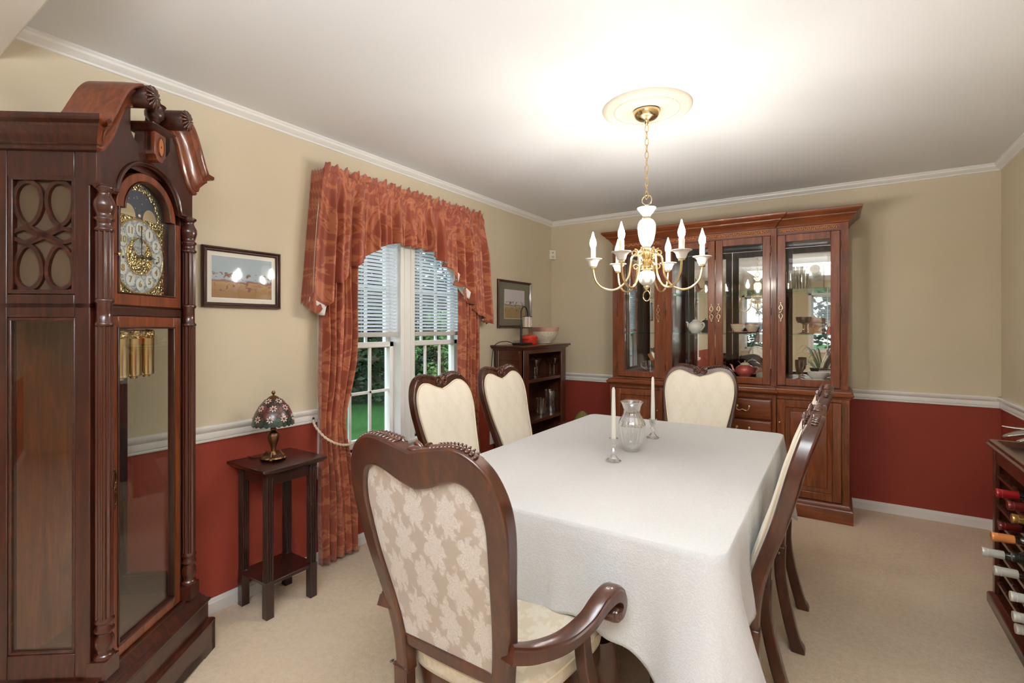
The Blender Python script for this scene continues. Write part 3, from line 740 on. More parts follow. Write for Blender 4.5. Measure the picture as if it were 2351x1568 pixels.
def vfn(u, v):
    y = vy(u); zb = interp(BOT, y); zt = 2.262+.010*math.sin(y*83)+.006*math.sin(y*201+1)
    # gathered header, rod pocket, skirt
    z = zt+(zb-zt)*v
    zz = 2.215
    d = (zz-z)
    if z > 2.225: amp = .010; base = .100+.4*(z-2.225)
    elif z > 2.185: amp = .004; base = .112
    else: amp = .006+.032*min(1, (2.185-z)/.25); base = .104+.012*min(1, (2.185-z)/.3)
    x = base+amp*fold(y, 0 if z < 2.22 else 3)*.80
    return (x, (y+2.07)*(.925+.085*min(1, (2.26-z)/.8))+.006*math.sin(z*6), z-2.24)
nu = 420; NV = 46
vs = [0, .02, .035]; 
def vmap(k):
    return k
def vgrid(u, v): return vfn(u, v**1.35)
m = MB(); m.grid(vgrid, nu, NV); m.build('gathered_skirt', M['curtain'], cv_, smooth=180, solid=.002)
m = MB(); m.grid(lambda u, v: (vgrid(u, v)[0]-.012+.008*v, vgrid(u, v)[1], vgrid(u, v)[2]+(.004 if v > .98 else 0)), nu, NV); m.build('lining', M['lining'], cv_, smooth=180)
for s, yy in ((-1, VA), (1, VB)):
    m = MB(); m.grid(lambda u, v: (.108*(1-u), (yy+2.07)*(.925+.085*v)+.004*math.sin(u*25), -.005+.01*math.sin(u*30)+(interp(BOT, yy)-2.235+.05*u)*v), 14, 20); m.build('return_end', M['curtain'], cv_, smooth=180, solid=.002)
m = MB(); m.tube([(.1, (VA+2.07)*.92, -.033), (.1, (VB+2.07)*.92, -.033)], .006, 8); m.build('curtain_rod', M['white'], cv_)
# layered cascades: the lighter lining shows under the stepped edges
m = MB()
for (ya, yb_, za, zb_) in ((-2.87,-2.80,1.47,1.42),(-1.72,-1.63,1.78,1.69),(-1.60,-1.51,1.66,1.57),(-1.45,-1.36,1.55,1.45),(-1.34,-1.27,1.46,1.385)):
    m.grid(lambda u, v: (.075+.05*u-.015*v, ya+(yb_-ya)*u+2.07, (za+(zb_-za)*u)-2.24-.03*math.sin(PI*u)*v*.6+.05*(1-v)), 8, 5)
m.build('turned_back_edge', M['lining'], cv_, smooth=180, solid=.002)
def panel(name, label, ya, yb_, tie, seed, n=150):
    # tie: (z, centre y, half width) where the rope gathers the cloth
    t = thing('damask_curtain', label, 'curtain', (0, (ya+yb_)/2, 0)); cy = (ya+yb_)/2
    def fn(u, v):
        z = 2.20+(.018-2.20)*v
        hw = (yb_-ya)/2; c = cy
        if tie:
            zt, ct, ht = tie; g = math.exp(-((z-zt)/.30)**2) if z > zt else math.exp(-((z-zt)/.34)**2)
            hw = hw*(1-g)+ht*g; c = cy*(1-g)+ct*g
            if z < zt: hw *= 1
        s = u*2-1; y = c+s*hw
        ph = s*17+seed
        amp = .024*(1-.45*(math.exp(-((z-tie[0])/.12)**2) if tie else 0))
        x = .062+amp*(math.sin(ph)+.35*math.sin(ph*2.3+1.1)+.12*math.sin(z*5+ph))
        return (max(x, .020), y-cy+.004*math.sin(z*9+s*5), z)
    m = MB(); m.grid(fn, n, 60); m.build('drape', M['curtain'], t, smooth=180, solid=.002)
    return t
cp = panel('curtain', 'rust damask curtain tied back with a cream rope, left of the window', -2.80, -2.53, (.80, -2.705, .095), .5)
panel('curtain', 'rust damask curtain hanging at the right of the window behind the chair', -1.56, -1.34, None, 2.2, 110)
# rope tie-back
t = thing('curtain_tieback', 'twisted cream rope tie-back looped around the left curtain', 'tieback', (0, -2.7, .8))
rp_ = smooth_curve([(.012,-.105,.035),(.045,-.110,-.005),(.090,-.080,-.065),(.112,-.02,-.108),(.112,.05,-.128),(.095,.100,-.132),(.05,.115,-.125)], 14)
for off in (0, PI):
    m = MB(); pts = []
    P = [Vector(p) for p in rp_]
    for i, p in enumerate(P):
        T_ = (P[min(i+1, len(P)-1)]-P[max(i-1, 0)]).normalized(); A_ = T_.cross(Vector((0,0,1))).normalized(); B_ = T_.cross(A_)
        th = off+i*.85; pts.append(p+A_*.0035*math.cos(th)+B_*.0035*math.sin(th))
    m.tube(pts, .0042, 6); m.build('rope_strand', M['welt'], t)
m = MB(); m.ball((.012,-.105,.038), .009, (1,1,1)); m.tube([(0,-.105,.04),(.02,-.105,.04)], .004, 6); m.build('wall_hook', M['black'], t)

# ================= grandfather clock =================
CK = thing('grandfather_clock', 'tall cherry grandfather clock with swan-neck top and glass door in the left corner', 'clock', (.4706, -3.713, 0), math.atan2(.8, -.6))
Wd, Wx, Wc = M['wood_dark'], M['wood_darkx'], M['wood_clock']
def cb(*boxes, name='x', mat=None, parent=CK, **k):
    m = MB()
    for a, b in boxes: m.box(a, b)
    return m.build(name, mat or Wd, parent, **k)
D1 = .335   # rear of the case
# plinth with bracket feet
def foot_prof(x0, x1, z1, n=40):
    pts = [(x0, 0), (x0, z1), (x1, z1), (x1, 0)]
    w_ = x1-x0
    cut = [(x1-.075, 0), (x1-.085, .012), (x1-.083, .028), (x1-.100, .040), (x1-.118, .030), (x1-.135, .040), (x1-.19, .052), ((x0+x1)/2+.03, .040), ((x0+x1)/2, .030)]
    right = smooth_curve(cut, 4); left = [(x0+x1-x, z) for x, z in reversed(right[:-1])]
    return pts+right+left
m = MB(); m.prism(foot_prof(-.322, .322, .118), 0, .022); m.build('bracket_foot_front', Wx, CK, bevel=.003)
m = MB(); fp = foot_prof(0, D1, .118)
for s in (-1, 1): m.prism(fp, s*.322, s*.300, 'yz')
m.build('bracket_foot_side', Wx, CK, bevel=.003)
rect = lambda x, ya, yb_: [(-x, ya), (x, ya), (x, yb_), (-x, yb_)]
m = MB()
m.stack([(.0,.118),(.002,.122),(-.002,.130),(-.008,.134),(-.018,.137),(-.018,.205),(-.014,.208),(-.010,.213),(-.010,.219),(-.018,.224),(-.026,.232),(-.026,.237),(-.034,.243),(-.040,.255),(-.050,.262),(-.050,.27)], rect(.322, 0, D1), ymax=D1)
m.build('plinth', Wd, CK, bevel=.0015)
# waist: open glass box
YB0 = .050
cb(((-.250, YB0-.0, .27), (-.205, YB0+.045, 1.90)), ((.205, YB0, .27), (.250, YB0+.045, 1.90)), ((-.250, D1-.045, .27), (-.215, D1, 1.90)), ((.215, D1-.045, .27), (.250, D1, 1.90)),
   *[((a, YB0+.045, c), (b, D1-.045, e)) for a, b in ((-.250, -.228), (.228, .250)) for c, e in ((.27, .355), (1.385, 1.455), (1.815, 1.90))], name='case_frame', bevel=.003)
cb(((-.25, D1-.012, .25), (.25, D1, 1.9)), name='back_board', mat=Wc)
cb(((-.25, YB0, 1.415), (.25, D1-.01, 1.428)), name='seat_board', mat=Wd)
cb(((-.25, YB0+.02, .27), (.25, D1-.01, .285)), name='case_bottom', mat=Wd)
cb(((-.25, YB0, 1.90), (.25, D1, 1.975)), name='hood_top', mat=Wd)
for s in (-1, 1):
    # glass side panel with a moulded frame, and the fretwork sound panel above
    fr_ = MB(); x = s*.240
    for a, b in (((YB0+.045, .355), (YB0+.055, 1.385)), ((D1-.055, .355), (D1-.045, 1.385)), ((YB0+.045, .355), (D1-.045, .366)), ((YB0+.045, 1.374), (D1-.045, 1.385))):
        fr_.box((x-.008, a[0], a[1]), (x+.008, b[0], b[1]))
    f_ = fr_.build('side_moulding', Wx, CK, bevel=.003)
    MB().box((x-.002, YB0+.045, .355), (x+.002, D1-.045, 1.385)).build('side_glass', M['pane_dark'], f_, smooth=None)
    fr_ = MB(); ya, yb2, za, zb2 = YB0+.048, D1-.052, 1.462, 1.812; cy = (ya+yb2)/2
    for a, b in (((ya-.006, za-.006), (ya+.008, zb2+.006)), ((yb2-.008, za-.006), (yb2+.006, zb2+.006)), ((ya, za-.006), (yb2, za+.008)), ((ya, zb2-.008), (yb2, zb2+.006))):
        fr_.box((x-.009, a[0], a[1]), (x+.009, b[0], b[1]))
    fw = fr_.build('fretwork_frame', Wx, CK, bevel=.003)
    m = MB(); hh = (zb2-za)/2; cz = (za+zb2)/2; hw_ = (yb2-ya)/2
    for q in (-1, 1):       # two intertwined figure-of-eight loops per side
        for vv in (-1, 1):
            c0 = (cy+q*hw_*.50, cz+vv*hh*.56); ey, ez = hw_*.42, hh*.38
            pts = []
            for k in range(41):
                a = -PI/2*vv+2*PI*k/40
                pts.append((x-s*.004, c0[0]+ey*math.cos(a)*(1-.18*vv*math.sin(a)*-1), c0[1]+ez*math.sin(a)))
            m.tube(pts, .0058, 4, up=(1,0,0), rect=True)
            m.tube(smooth_curve([(x-s*.004, c0[0]+q*ey*.2, c0[1]-vv*ez), (x-s*.004, cy+q*hw_*.30, cz+vv*hh*.10), (x-s*.004, cy-q*hw_*.2, cz-vv*hh*.02), (x-s*.004, cy-q*hw_*.62, cz-vv*hh*.12), (x-s*.004, cy-q*hw_, cz-vv*hh*.04)], 4), .0058, 4, up=(1,0,0), rect=True)
    m.build('fretwork', Wx, fw)
    MB().box((x-s*.010-.001, ya, za), (x-s*.010+.001, yb2, zb2)).build('speaker_cloth', plain('brown_speaker_cloth', (84,66,48), .9) if s < 0 else bpy.data.materials['brown_speaker_cloth'], fw, smooth=None)
# corner columns: block, vase turning, fluted shaft, vase turning, block
for s in (-1, 1):
    m = MB(); x, y = s*.222, .028
    m.box((x-.030, y-.024, .27), (x+.030, y+.030, .325))
    m.lathe([(0,.325),(.026,.325),(.028,.331),(.024,.338),(.018,.344),(.022,.356),(.026,.372),(.025,.386),(.019,.398),(.018,.404),(.026,.410),(.026,.416),(.022,.421),(.022,.434),(.026,.439),(.026,.445),(.021,.450),(.021,.452)], 28, c=(x,y,0))
    m.lathe([(.0215,.450),(.0215,1.360)], 120, c=(x,y,0), flute=.10, nfl=10)
    m.lathe([(.021,1.356),(.026,1.360),(.026,1.367),(.021,1.372),(.021,1.40),(.021,1.428),(.026,1.434),(.026,1.441),(.021,1.446)], 28, c=(x,y,0))
    m.lathe([(.0215,1.444),(.0215,1.655)], 120, c=(x,y,0), flute=.10, nfl=10)
    m.lathe([(.021,1.650),(.027,1.656),(.027,1.662),(.022,1.667),(.022,1.684),(.027,1.689),(.027,1.695),(.021,1.700),(.024,1.712),(.029,1.730),(.028,1.746),(.020,1.762),(.017,1.772),(.020,1.778),(.027,1.784),(.027,1.79),(0,1.79)], 28, c=(x,y,0))
    m.build('corner_column', M['wood_plain'], CK, smooth=70)
# lower door
def door(x0, x1, z0, z1, fw_, y, name, mat, glass=True, parent=CK):
    m = MB()
    m.box((x0, y-.012, z0), (x0+fw_, y+.012, z1)); m.box((x1-fw_, y-.012, z0), (x1, y+.012, z1)); m.box((x0+fw_, y-.012, z0), (x1-fw_, y+.012, z0+fw_)); m.box((x0+fw_, y-.012, z1-fw_), (x1-fw_, y+.012, z1))
    return m
m = door(-.186, .186, .272, 1.392, .040, .052, 'lower_door', Wx)
ld = m.build('lower_door', Wc, CK, bevel=.003)
m = MB()
for (a, b) in (((-.150,.308),(-.143,1.356)),((.143,.308),(.150,1.356)),((-.150,.308),(.150,.315)),((-.150,1.349),(.150,1.356))): m.box((a[0], .036, a[1]), (b[0], .058, b[1]))
m.build('glazing_bead', Wd, ld, bevel=.002)
MB().box((-.147, .049, .312), (.147, .053, 1.352)).build('door_glass', M['pane_dark'], ld, smooth=None)
m = MB()
hx_ = -.166
for vv in (-1, 1):
    m.tube([(hx_+.008*math.cos(a), .037, .832+vv*.034+.020*math.sin(a)) for a in [2*PI*k/20 for k in range(20)]], .0022, 6, closed=True)
    m.ball((hx_, .037, .832+vv*.060), .006, (.9,.5,1.3)); m.ball((hx_, .036, .832+vv*.011), .006, (1,.6,.8))
m.ball((hx_, .036, .832), .0085, (.8,.5,1.2)); m.build('escutcheon_pull', M['bronze'], ld)
# upper rail between the doors
cb(((-.19, .040, 1.392), (.19, .062, 1.424)), name='waist_rail', mat=Wx, bevel=.004)
# arched upper door
ZC = 1.752
def arch_loop(hw, ztop, zbot, xr, n=24, zc=ZC):   # outline: bottom left -> up -> arch -> down, arch half width xr
    rz = ztop-zc; pts = [(-hw, zbot), (-hw, zc)]
    if hw-xr > .004: pts.append((-xr, zc))
    pts += [(-xr*math.cos(PI*k/n), zc+rz*math.sin(PI*k/n)) for k in range(1, n)]
    if hw-xr > .004: pts.append((xr, zc))
    pts += [(hw, zc), (hw, zbot)]
    return pts
n_ = 24
outer = arch_loop(.186, 1.898, 1.428, .155); inner = arch_loop(.150, 1.868, 1.468, .122)
m = MB(); 
A0 = [(x, .036, z) for x, z in outer]; 
def ringmesh(mb, out, inn, ya, yb_, yi=None):
    n = len(out)
    L = []
    for i in range(n+1):
        o = out[i % n]; q = inn[i % n]; L.append([(o[0], ya, o[1]), (q[0], ya if yi is None else yi, q[1]), (q[0], yb_, q[1]), (o[0], yb_, o[1])])
    mb.loops(L, cap0=False, cap1=False)
ringmesh(m, outer, inner, .038, .062)
ud = m.build('upper_door', Wc, CK, bevel=.003)
m = MB(); ringmesh(m, inner, [(x*.955, ZC+(z-ZC)*(.965 if z > ZC else .985)) for x, z in inner], .034, .060); m.build('glazing_bead', Wd, ud, bevel=.002)
m = MB(); m.prism(inner, .049, .052); m.build('door_glass', M['pane'], ud, smooth=None)
m = MB(); m.tube([(-.168, .038, 1.592), (-.168, .024, 1.592)], .003, 8); m.ball((-.168, .022, 1.592), .0065); m.build('door_knob', M['brass'], ud)
# hood front board with arch, shoulder mouldings, tympanum and swan necks
board = [(-.250, 1.79), (-.250, 1.91), (-.225, 1.93), (-.198, 1.972), (-.175, 2.025), (-.155, 2.068), (-.13, 2.098), (-.104, 2.104), (-.103, 2.09), (-.110, 2.075), (-.112, 2.050), (-.104, 2.020), (-.088, 1.997), (-.068, 1.985), (-.050, 1.990), (-.040, 2.010), (-.040, 2.040), (0, 2.040)]
arch = [(-.165*math.cos(PI*k/24), 1.79+.135*math.sin(PI*k/24)) for k in range(1, 24)]
Lb = board[:]; Rb = [(-x, z) for x, z in reversed(board[:-1])]
poly = Lb+Rb+[(.165, 1.79)]+[(-x, z) for x, z in arch][0:]+[(-.165, 1.79)]
m = MB(); m.prism(poly, .030, .058); m.build('tympanum', Wd, CK, bevel=.002)
m = MB()
ap = [(-.252, 1.795), (-.168, 1.795)]+[(-.165*math.cos(PI*k/24), 1.795+.137*math.sin(PI*k/24)) for k in range(1, 24)]+[(.168, 1.795), (.252, 1.795)]
m.tube([(x, .027, z) for x, z in ap], .0065, 8, up=(0,1,0)); m.tube([(x, .034, z-.005) for x, z in ap], .006, 8, up=(0,1,0)); m.build('arch_moulding', Wd, CK)
m = MB(); m.box((-.252, .02, 1.79), (-.168, .06, 1.80)); m.box((.168, .02, 1.79), (.252, .06, 1.80)); m.build('capital_block', Wd, CK, bevel=.003)
# side cornice
cprof = [(0, 1.892), (.008, 1.895), (.012, 1.902), (.010, 1.908), (.016, 1.912), (.020, 1.930), (.034, 1.950), (.040, 1.956), (.040, 1.964), (.056, 1.970), (.060, 1.976), (.060, 1.986), (0, 1.988)]
for s in (-1, 1):
    L = []
    for y, k in ((.030, 0), (D1, 0)): L.append([(s*(.252+o), y if y > .1 else y-o*.9, z) for o, z in cprof])
    m = MB(); m.loops(L); m.build('side_cornice', Wd, CK, smooth=30)
    # swan neck: cove profile swept along an S curve
    path = smooth_curve([(.252, 1.893), (.232, 1.899), (.207, 1.924), (.182, 1.965), (.160, 2.015), (.140, 2.060), (.118, 2.088), (.096, 2.098)], 6)
    P = [Vector((p[0], p[1])) for p in path]; L = []
    for i, p in enumerate(P):
        T_ = (P[min(i+1, len(P)-1)]-P[max(i-1, 0)]).normalized() if i else Vector((-1, 0))
        N = Vector((-T_.y, T_.x)); N = N if N.y+N.x*.6 > 0 else -N
        f = interp([(0, 1.0), (.3, .98), (.7, .80), (1, .76)], i/(len(P)-1)); g_ = 1-min(1, i/3)
        ring = [(z-1.892, .030-o*.9, o) for o, z in cprof[:-1]]+[(.098, .030, 0), (.098, .125, 0), (.05, .125, 0), (0, .058, 0)]
        L.append([(s*(p.x+N.x*a*f+o*g_), b, p.y+N.y*a*f) for a, b, o in ring])
    m = MB(); m.loops(L); m.build('swan_neck', M['wood_clock'], CK, smooth=35)
    # scroll end and rosette
    m = MB(); m.lathe([(0, -.014), (.033, -.014), (.036, -.010), (.036, .115), (0, .115)], 32, c=(s*.096, -.024, 2.134), M=Matrix.Rotation(-PI/2, 3, 'X')); sw = m.build('scroll_roll', Wd, CK, smooth=50)
    m = MB(); cR = (s*.096, -.042, 2.134)
    for k in range(14):
        a = 2*PI*k/14; m.tube([(cR[0]+r_*math.cos(a+r_*6), cR[1]-.006+.012*(r_/.036)**2, cR[2]+r_*math.sin(a+r_*6)) for r_ in (.007, .014, .022, .030, .036)], [.0022, .0034, .0044, .0050, .0036], 6)
    m.ball((cR[0], cR[1]-.003, cR[2]), .009, (1, .7, 1)); m.build('rosette', M['wood_carve'], sw, smooth=60)
# central plinth with inlaid tablet and urn finial
m = MB(); m.box((-.030, .010, 1.975), (.030, .042, 2.048)); m.stack([(0, 2.044), (.012, 2.050), (.016, 2.056), (.024, 2.060), (.024, 2.066), (0, 2.068)], rect(.042, .006, .08)); m.build('finial_plinth', Wd, CK, bevel=.002)
tb = [(-.030, 1.965), (-.030, 2.046), (.030, 2.046), (.030, 1.965), (.022, 1.960), (.016, 1.948), (0, 1.942), (-.016, 1.948), (-.022, 1.960)]
m = MB(); m.prism(tb, -.002, .032); tbl = m.build('keystone_tablet', Wc, CK, bevel=.002)
m = MB(); m.prism([(.014*math.cos(a), 1.998+.032*math.sin(a)) for a in [2*PI*k/28 for k in range(28)]], -.0045, 0); m.build('inlay_oval', plain('satinwood_inlay', (176,104,52), .35), tbl)
m = MB(); m.tube([(.0145*math.cos(a), -.005, 1.998+.0325*math.sin(a)) for a in [2*PI*k/28 for k in range(28)]], .0012, 5, closed=True); m.ball((0, -.005, 1.998), .003, (.7, .4, 1.6)); m.build('inlay_line', M['black'], tbl)
m = MB(); m.lathe([(0,2.066),(.018,2.066),(.020,2.071),(.013,2.077),(.011,2.083),(.016,2.087),(.017,2.092),(.020,2.096),(.029,2.106),(.030,2.120),(.026,2.130),(.032,2.142),(.036,2.146),(.030,2.150),(.012,2.154),(0,2.156)], 32, c=(0, .020, 0)); m.build('urn_finial', Wd, CK, smooth=60)
# dial
YD = .078
dz = 1.606
def fil(name, c1, c2, scale):
    t = NT(name); v = t.coord('Object'); nd = t.n('ShaderNodeTexVoronoi', feature='F1'); nd.inputs['Scale'].default_value = scale; t.t.links.new(v, nd.inputs['Vector'])
    n = t.noise(v, scale*.8, 3, .6, 1.5); f = t.ramp(n, [(.45, (0,0,0)), (.52, (1,1,1))])
    return t.bsdf(t.mix(f, srgb(*c1), srgb(*c2)), .3, 1, normal=t.bump(nd.outputs[0], .9, .004))
M['filigree'] = fil('gilt_filigree', (120,92,50), (250,222,160), 120)
M['brushed'] = NT('brushed_brass_dial').bsdf(srgb(226,206,168), .35, .8)
dial_out = arch_loop(.150, 1.870, 1.462, .126)
m = MB(); m.prism(dial_out, YD, YD+.004); dp = m.build('dial_plate', M['brushed'], CK, smooth=None)
def annulus(mb, r0, r1, y, cz, th=.003, n=64, a0=0, a1=2*PI, zs=1):
    L = []
    for k in range(n+1):
        a = a0+(a1-a0)*k/n; c_, s_ = math.cos(a), math.sin(a)
        L.append([(r1*c_, y, cz+r1*s_*zs), (r0*c_, y, cz+r0*s_*zs), (r0*c_, y+th, cz+r0*s_*zs), (r1*c_, y+th, cz+r1*s_*zs)])
    mb.loops(L)
m = MB(); m.prism([(x, z) for x, z in ((-.146,1.466),(.146,1.466),(.146,1.748),(-.146,1.748))], YD-.003, YD-.001); m.build('spandrel_filigree', M['filigree'], dp)
m = MB(); annulus(m, .098, .121, YD-.006, 1.742, .004, 40, 0, PI); m.build('arch_filigree', M['filigree'], dp)
tm = NT('night_sky_moon_disc'); vv_ = tm.coord('Object'); vo = tm.n('ShaderNodeTexVoronoi'); vo.inputs['Scale'].default_value = 70; tm.t.links.new(vv_, vo.inputs['Vector'])
tm.bsdf(tm.mix(tm.ramp(vo.outputs['Distance'], [(.10, (1,1,1)), (.16, (0,0,0))]), srgb(58,64,84), srgb(225,220,200)), .4)
m = MB(); m.prism([(.098*math.cos(a), 1.742+.098*math.sin(a)) for a in [PI*k/30 for k in range(31)]], YD-.005, YD-.003); m.build('moon_disc', tm.m, dp)
m = MB()
for s in (-1, 1): m.prism([(s*.055+.036*math.cos(a), 1.742+.042*math.sin(a)) for a in [PI*k/20 for k in range(21)]], YD-.007, YD-.004)
m.ball((0, YD-.008, 1.752), .007, (1, .5, 1)); m.build('moon_hump', M['brushed'], dp)
tr_ = NT('silvered_chapter_ring'); vv_ = tr_.coord('Object'); n1 = tr_.noise(vv_, 90, 3, .6, 1.5)
tr_.bsdf(tr_.mix(tr_.ramp(n1, [(.48, (0,0,0)), (.53, (1,1,1))]), srgb(226,226,222), srgb(150,156,172)), .3, .5)
m = MB(); annulus(m, .066, .128, YD-.007, dz, .004); cr = m.build('chapter_ring', tr_.m, dp)
m = MB(); annulus(m, .128, .133, YD-.009, dz, .006); annulus(m, .063, .067, YD-.009, dz, .005); m.build('ring_edge', M['brass'], dp)
m = MB(); annulus(m, .0005, .064, YD-.006, dz, .003); m.build('centre_filigree', M['filigree'], dp)
m = MB(); annulus(m, .0005, .030, YD-.009, dz+.033, .003); m.build('seconds_dial', tr_.m, dp)
m = MB()
for k in range(12):
    a = PI/2-2*PI*k/12
    m.prism([(.098*math.cos(a)+.0205*math.cos(b), dz+.098*math.sin(a)+.0235*math.sin(b)) for b in [2*PI*q/20 for q in range(20)]], YD-.0095, YD-.006)
m.build('numeral_cartouche', plain('pale_silver_cartouche', (214,216,218), .35), cr)
num = []
dg = bpy.context.evaluated_depsgraph_get
nb = bmesh.new()
for k in range(12):
    a = PI/2-2*PI*k/12; cu = bpy.data.curves.new('numeral', 'FONT'); cu.body = str(12 if k == 0 else k); cu.size = .034; cu.align_x = 'CENTER'; cu.align_y = 'CENTER'; cu.extrude = .0008; cu.space_character = .9
    to = bpy.data.objects.new('numeral', cu); COL.objects.link(to); bpy.context.view_layer.update()
    me = bpy.data.meshes.new_from_object(to.evaluated_get(bpy.context.evaluated_depsgraph_get()))
    me.transform(Matrix.Translation((.098*math.cos(a), YD-.011, dz+.098*math.sin(a))) @ Matrix.Rotation(PI/2, 4, 'X'))
    nb.from_mesh(me); bpy.data.objects.remove(to); bpy.data.meshes.remove(me)
me = bpy.data.meshes.new('numerals'); nb.to_mesh(me); nb.free(); me.materials.append(plain('gilt_numeral', (206,176,112), .3, .8))
no = bpy.data.objects.new('numerals', me); COL.objects.link(no); no.parent = cr
m = MB(); m.box((-.0012, YD-.016, dz-.02), (.0012, YD-.014, dz+.11)); m.tube([(.004*math.sin(q), YD-.015, dz+.045+q*.004) for q in range(8)], .0018, 5); m.build('minute_hand', M['black'], dp)
m = MB(); m.box((-.012, YD-.019, dz-.0014), (.072, YD-.017, dz+.0014)); m.prism([(.04, dz-.009), (.058, dz), (.04, dz+.009), (.03, dz)], YD-.019, YD-.017); m.ball((0, YD-.016, dz), .008, (1, .6, 1)); m.build('hour_hand', M['black'], dp)
m = MB()
for (x, z) in ((-.085, dz-.012), (.088, dz-.012), (0, dz-.045)): m.ball((x, YD-.011, z), .0045, (1, .5, 1))
m.build('winding_hole', M['black'], dp)
cb(((-.205, YD+.004, 1.43), (.205, YD+.012, 1.88)), name='dial_backing', mat=Wd)
# weights and pendulum
for k, x in enumerate((-.066, 0, .066)):
    y = .090
    m = MB(); m.lathe([(0,1.172),(.010,1.172),(.012,1.178),(.0225,1.182),(.0235,1.186),(.0235,1.312),(.024,1.318),(.0225,1.340),(.020,1.346),(0,1.347)], 32, c=(x, y, 0)); wg = m.build('brass_weight', M['brass'], CK, smooth=50)
    MB().tube([(x, y, 1.345), (x, y, 1.44)], .0015, 6).build('weight_cable', M['brass'], wg)
    m = MB(); m.lathe([(.0238,1.314),(.0255,1.318),(.0255,1.338),(.0238,1.342)], 32, c=(x, y, 0)); m.build('filigree_band', M['filigree'], wg)
m = MB(); m.box((-.010, .122, .74), (.010, .128, 1.41)); m.build('pendulum_rod', M['black'], CK, bevel=.001)

# ================= small side table and stained-glass lamp =================
for o in CK.children:
    if o.name.split('.')[0] not in ('bracket_foot_front', 'bracket_foot_side', 'plinth'): o.location.y += .022
st = thing('side_table', 'small dark square side table with fluted legs under the stained-glass lamp', 'side table', (.150, -3.110, 0))
X0, X1_, Y0, Y1 = -.115, .135, -.125, .140
m = MB(); m.stack([(.010,.672),(.022,.678),(.026,.684),(.034,.690),(.036,.696),(.034,.702),(0,.704)], [(X0, Y0), (X1_, Y0), (X1_, Y1), (X0, Y1)]); m.build('table_top', M['wood_black'], st, bevel=.002)
m = MB(); m.box((X0+.01, Y0+.012, .615), (X1_-.01, Y0+.027, .673)); m.box((X0+.01, Y1-.027, .615), (X1_-.01, Y1-.012, .673)); m.box((X0+.012, Y0+.01, .615), (X0+.027, Y1-.01, .673)); m.box((X1_-.027, Y0+.01, .615), (X1_-.012, Y1-.01, .673))
m.build('apron', M['wood_black'], st, bevel=.002)
m = MB(); m.box((X0+.005, Y0+.005, .150), (X1_-.005, Y1-.005, .168)); m.build('lower_shelf', M['wood_black'], st, bevel=.003)
for x in (X0, X1_-.038):
    for y in (Y0, Y1-.038):
        m = MB(); m.box((x+.004, y+.004, 0), (x+.034, y+.034, .673)); 
        for q in (.005, .0155, .026):
            m.box((x, y+q, .17), (x+.038, y+q+.007, .66)); m.box((x+q, y, .17), (x+q+.007, y+.038, .66))
        m.box((x, y, 0), (x+.038, y+.038, .172)); m.box((x, y, .655), (x+.038, y+.038, .673))
        m.build('leg', M['wood_black'], st, bevel=.002)
lp = thing('table_lamp', 'stained-glass dome lamp with ornate bronze base on the small side table', 'lamp', (.165, -3.130, .704))
M['antique'] = plain('antique_bronze', (120,88,60), .38, .9)
m = MB()
m.stack([(0,.008),(.004,.012),(.002,.018),(-.006,.024),(-.014,.026)], [(.052*math.cos(a)*(1+.10*math.cos(4*a)), .052*math.sin(a)*(1+.10*math.cos(4*a))) for a in [2*PI*k/32 for k in range(32)]])
for k in range(4):
    a = PI/4+k*PI/2; m.ball((.050*math.cos(a), .050*math.sin(a), .009), .010, (1,1,.9)); m.tube([(.046*math.cos(a), .046*math.sin(a), .022), (.030*math.cos(a), .030*math.sin(a), .042), (.014*math.cos(a), .014*math.sin(a), .030)], [.004,.006,.004], 6)
m.build('lamp_base', M['antique'], lp, smooth=50)
m = MB(); m.lathe([(0,.022),(.020,.024),(.014,.032),(.010,.044),(.011,.056),(.017,.078),(.025,.100),(.028,.116),(.026,.128),(.016,.138),(.010,.143),(.014,.148),(.014,.153),(.009,.158),(.010,.185),(.012,.188),(.010,.2),(.010,.215),(0,.216)], 32, flute=.05, nfl=8, zf=(.05,.135)); m.build('lamp_stem', M['antique'], lp, smooth=60)
tg = NT('stained_glass_panels'); vv_ = tg.coord('Object', (1,1,1)); vo = tg.n('ShaderNodeTexVoronoi'); vo.inputs['Scale'].default_value = 44; tg.t.links.new(vv_, vo.inputs['Vector'])
ve = tg.n('ShaderNodeTexVoronoi', feature='DISTANCE_TO_EDGE'); ve.inputs['Scale'].default_value = 44; tg.t.links.new(vv_, ve.inputs['Vector'])
spc = tg.n('ShaderNodeSeparateXYZ'); tg.t.links.new(vo.outputs['Color'], spc.inputs[0]); spo = tg.n('ShaderNodeSeparateXYZ'); tg.t.links.new(vv_, spo.inputs[0])
cA = tg.ramp(spc.outputs[0], [(0, srgb(84,52,46)), (.3, srgb(120,66,60)), (.55, srgb(92,64,40)), (.8, srgb(60,44,40))])
cB = tg.ramp(spc.outputs[0], [(0, srgb(36,84,62)), (.4, srgb(66,70,52)), (.8, srgb(40,66,56))])
lowm = tg.mth('LESS_THAN', spo.outputs['Z'], .212)
cC = tg.mix(lowm, cA, cB); lead = tg.mth('LESS_THAN', ve.outputs['Distance'], .05)
tg.bsdf(tg.mix(lead, cC, srgb(22,18,16)), .3, coat=.3); M['tiff'] = tg.m
dome = [(.094, .176), (.090, .200), (.080, .232), (.062, .264), (.042, .288), (.024, .302), (.016, .306)]
DS = smooth_curve(dome, 4)
m = MB(); L = []
for i, (r, z) in enumerate(DS):
    k = max(0, 1-i/4)
    L.append([(r*math.cos(a), r*math.sin(a), z-.006*k*(.5+.5*math.cos(22*a))) for a in [2*PI*q/132 for q in range(132)]])
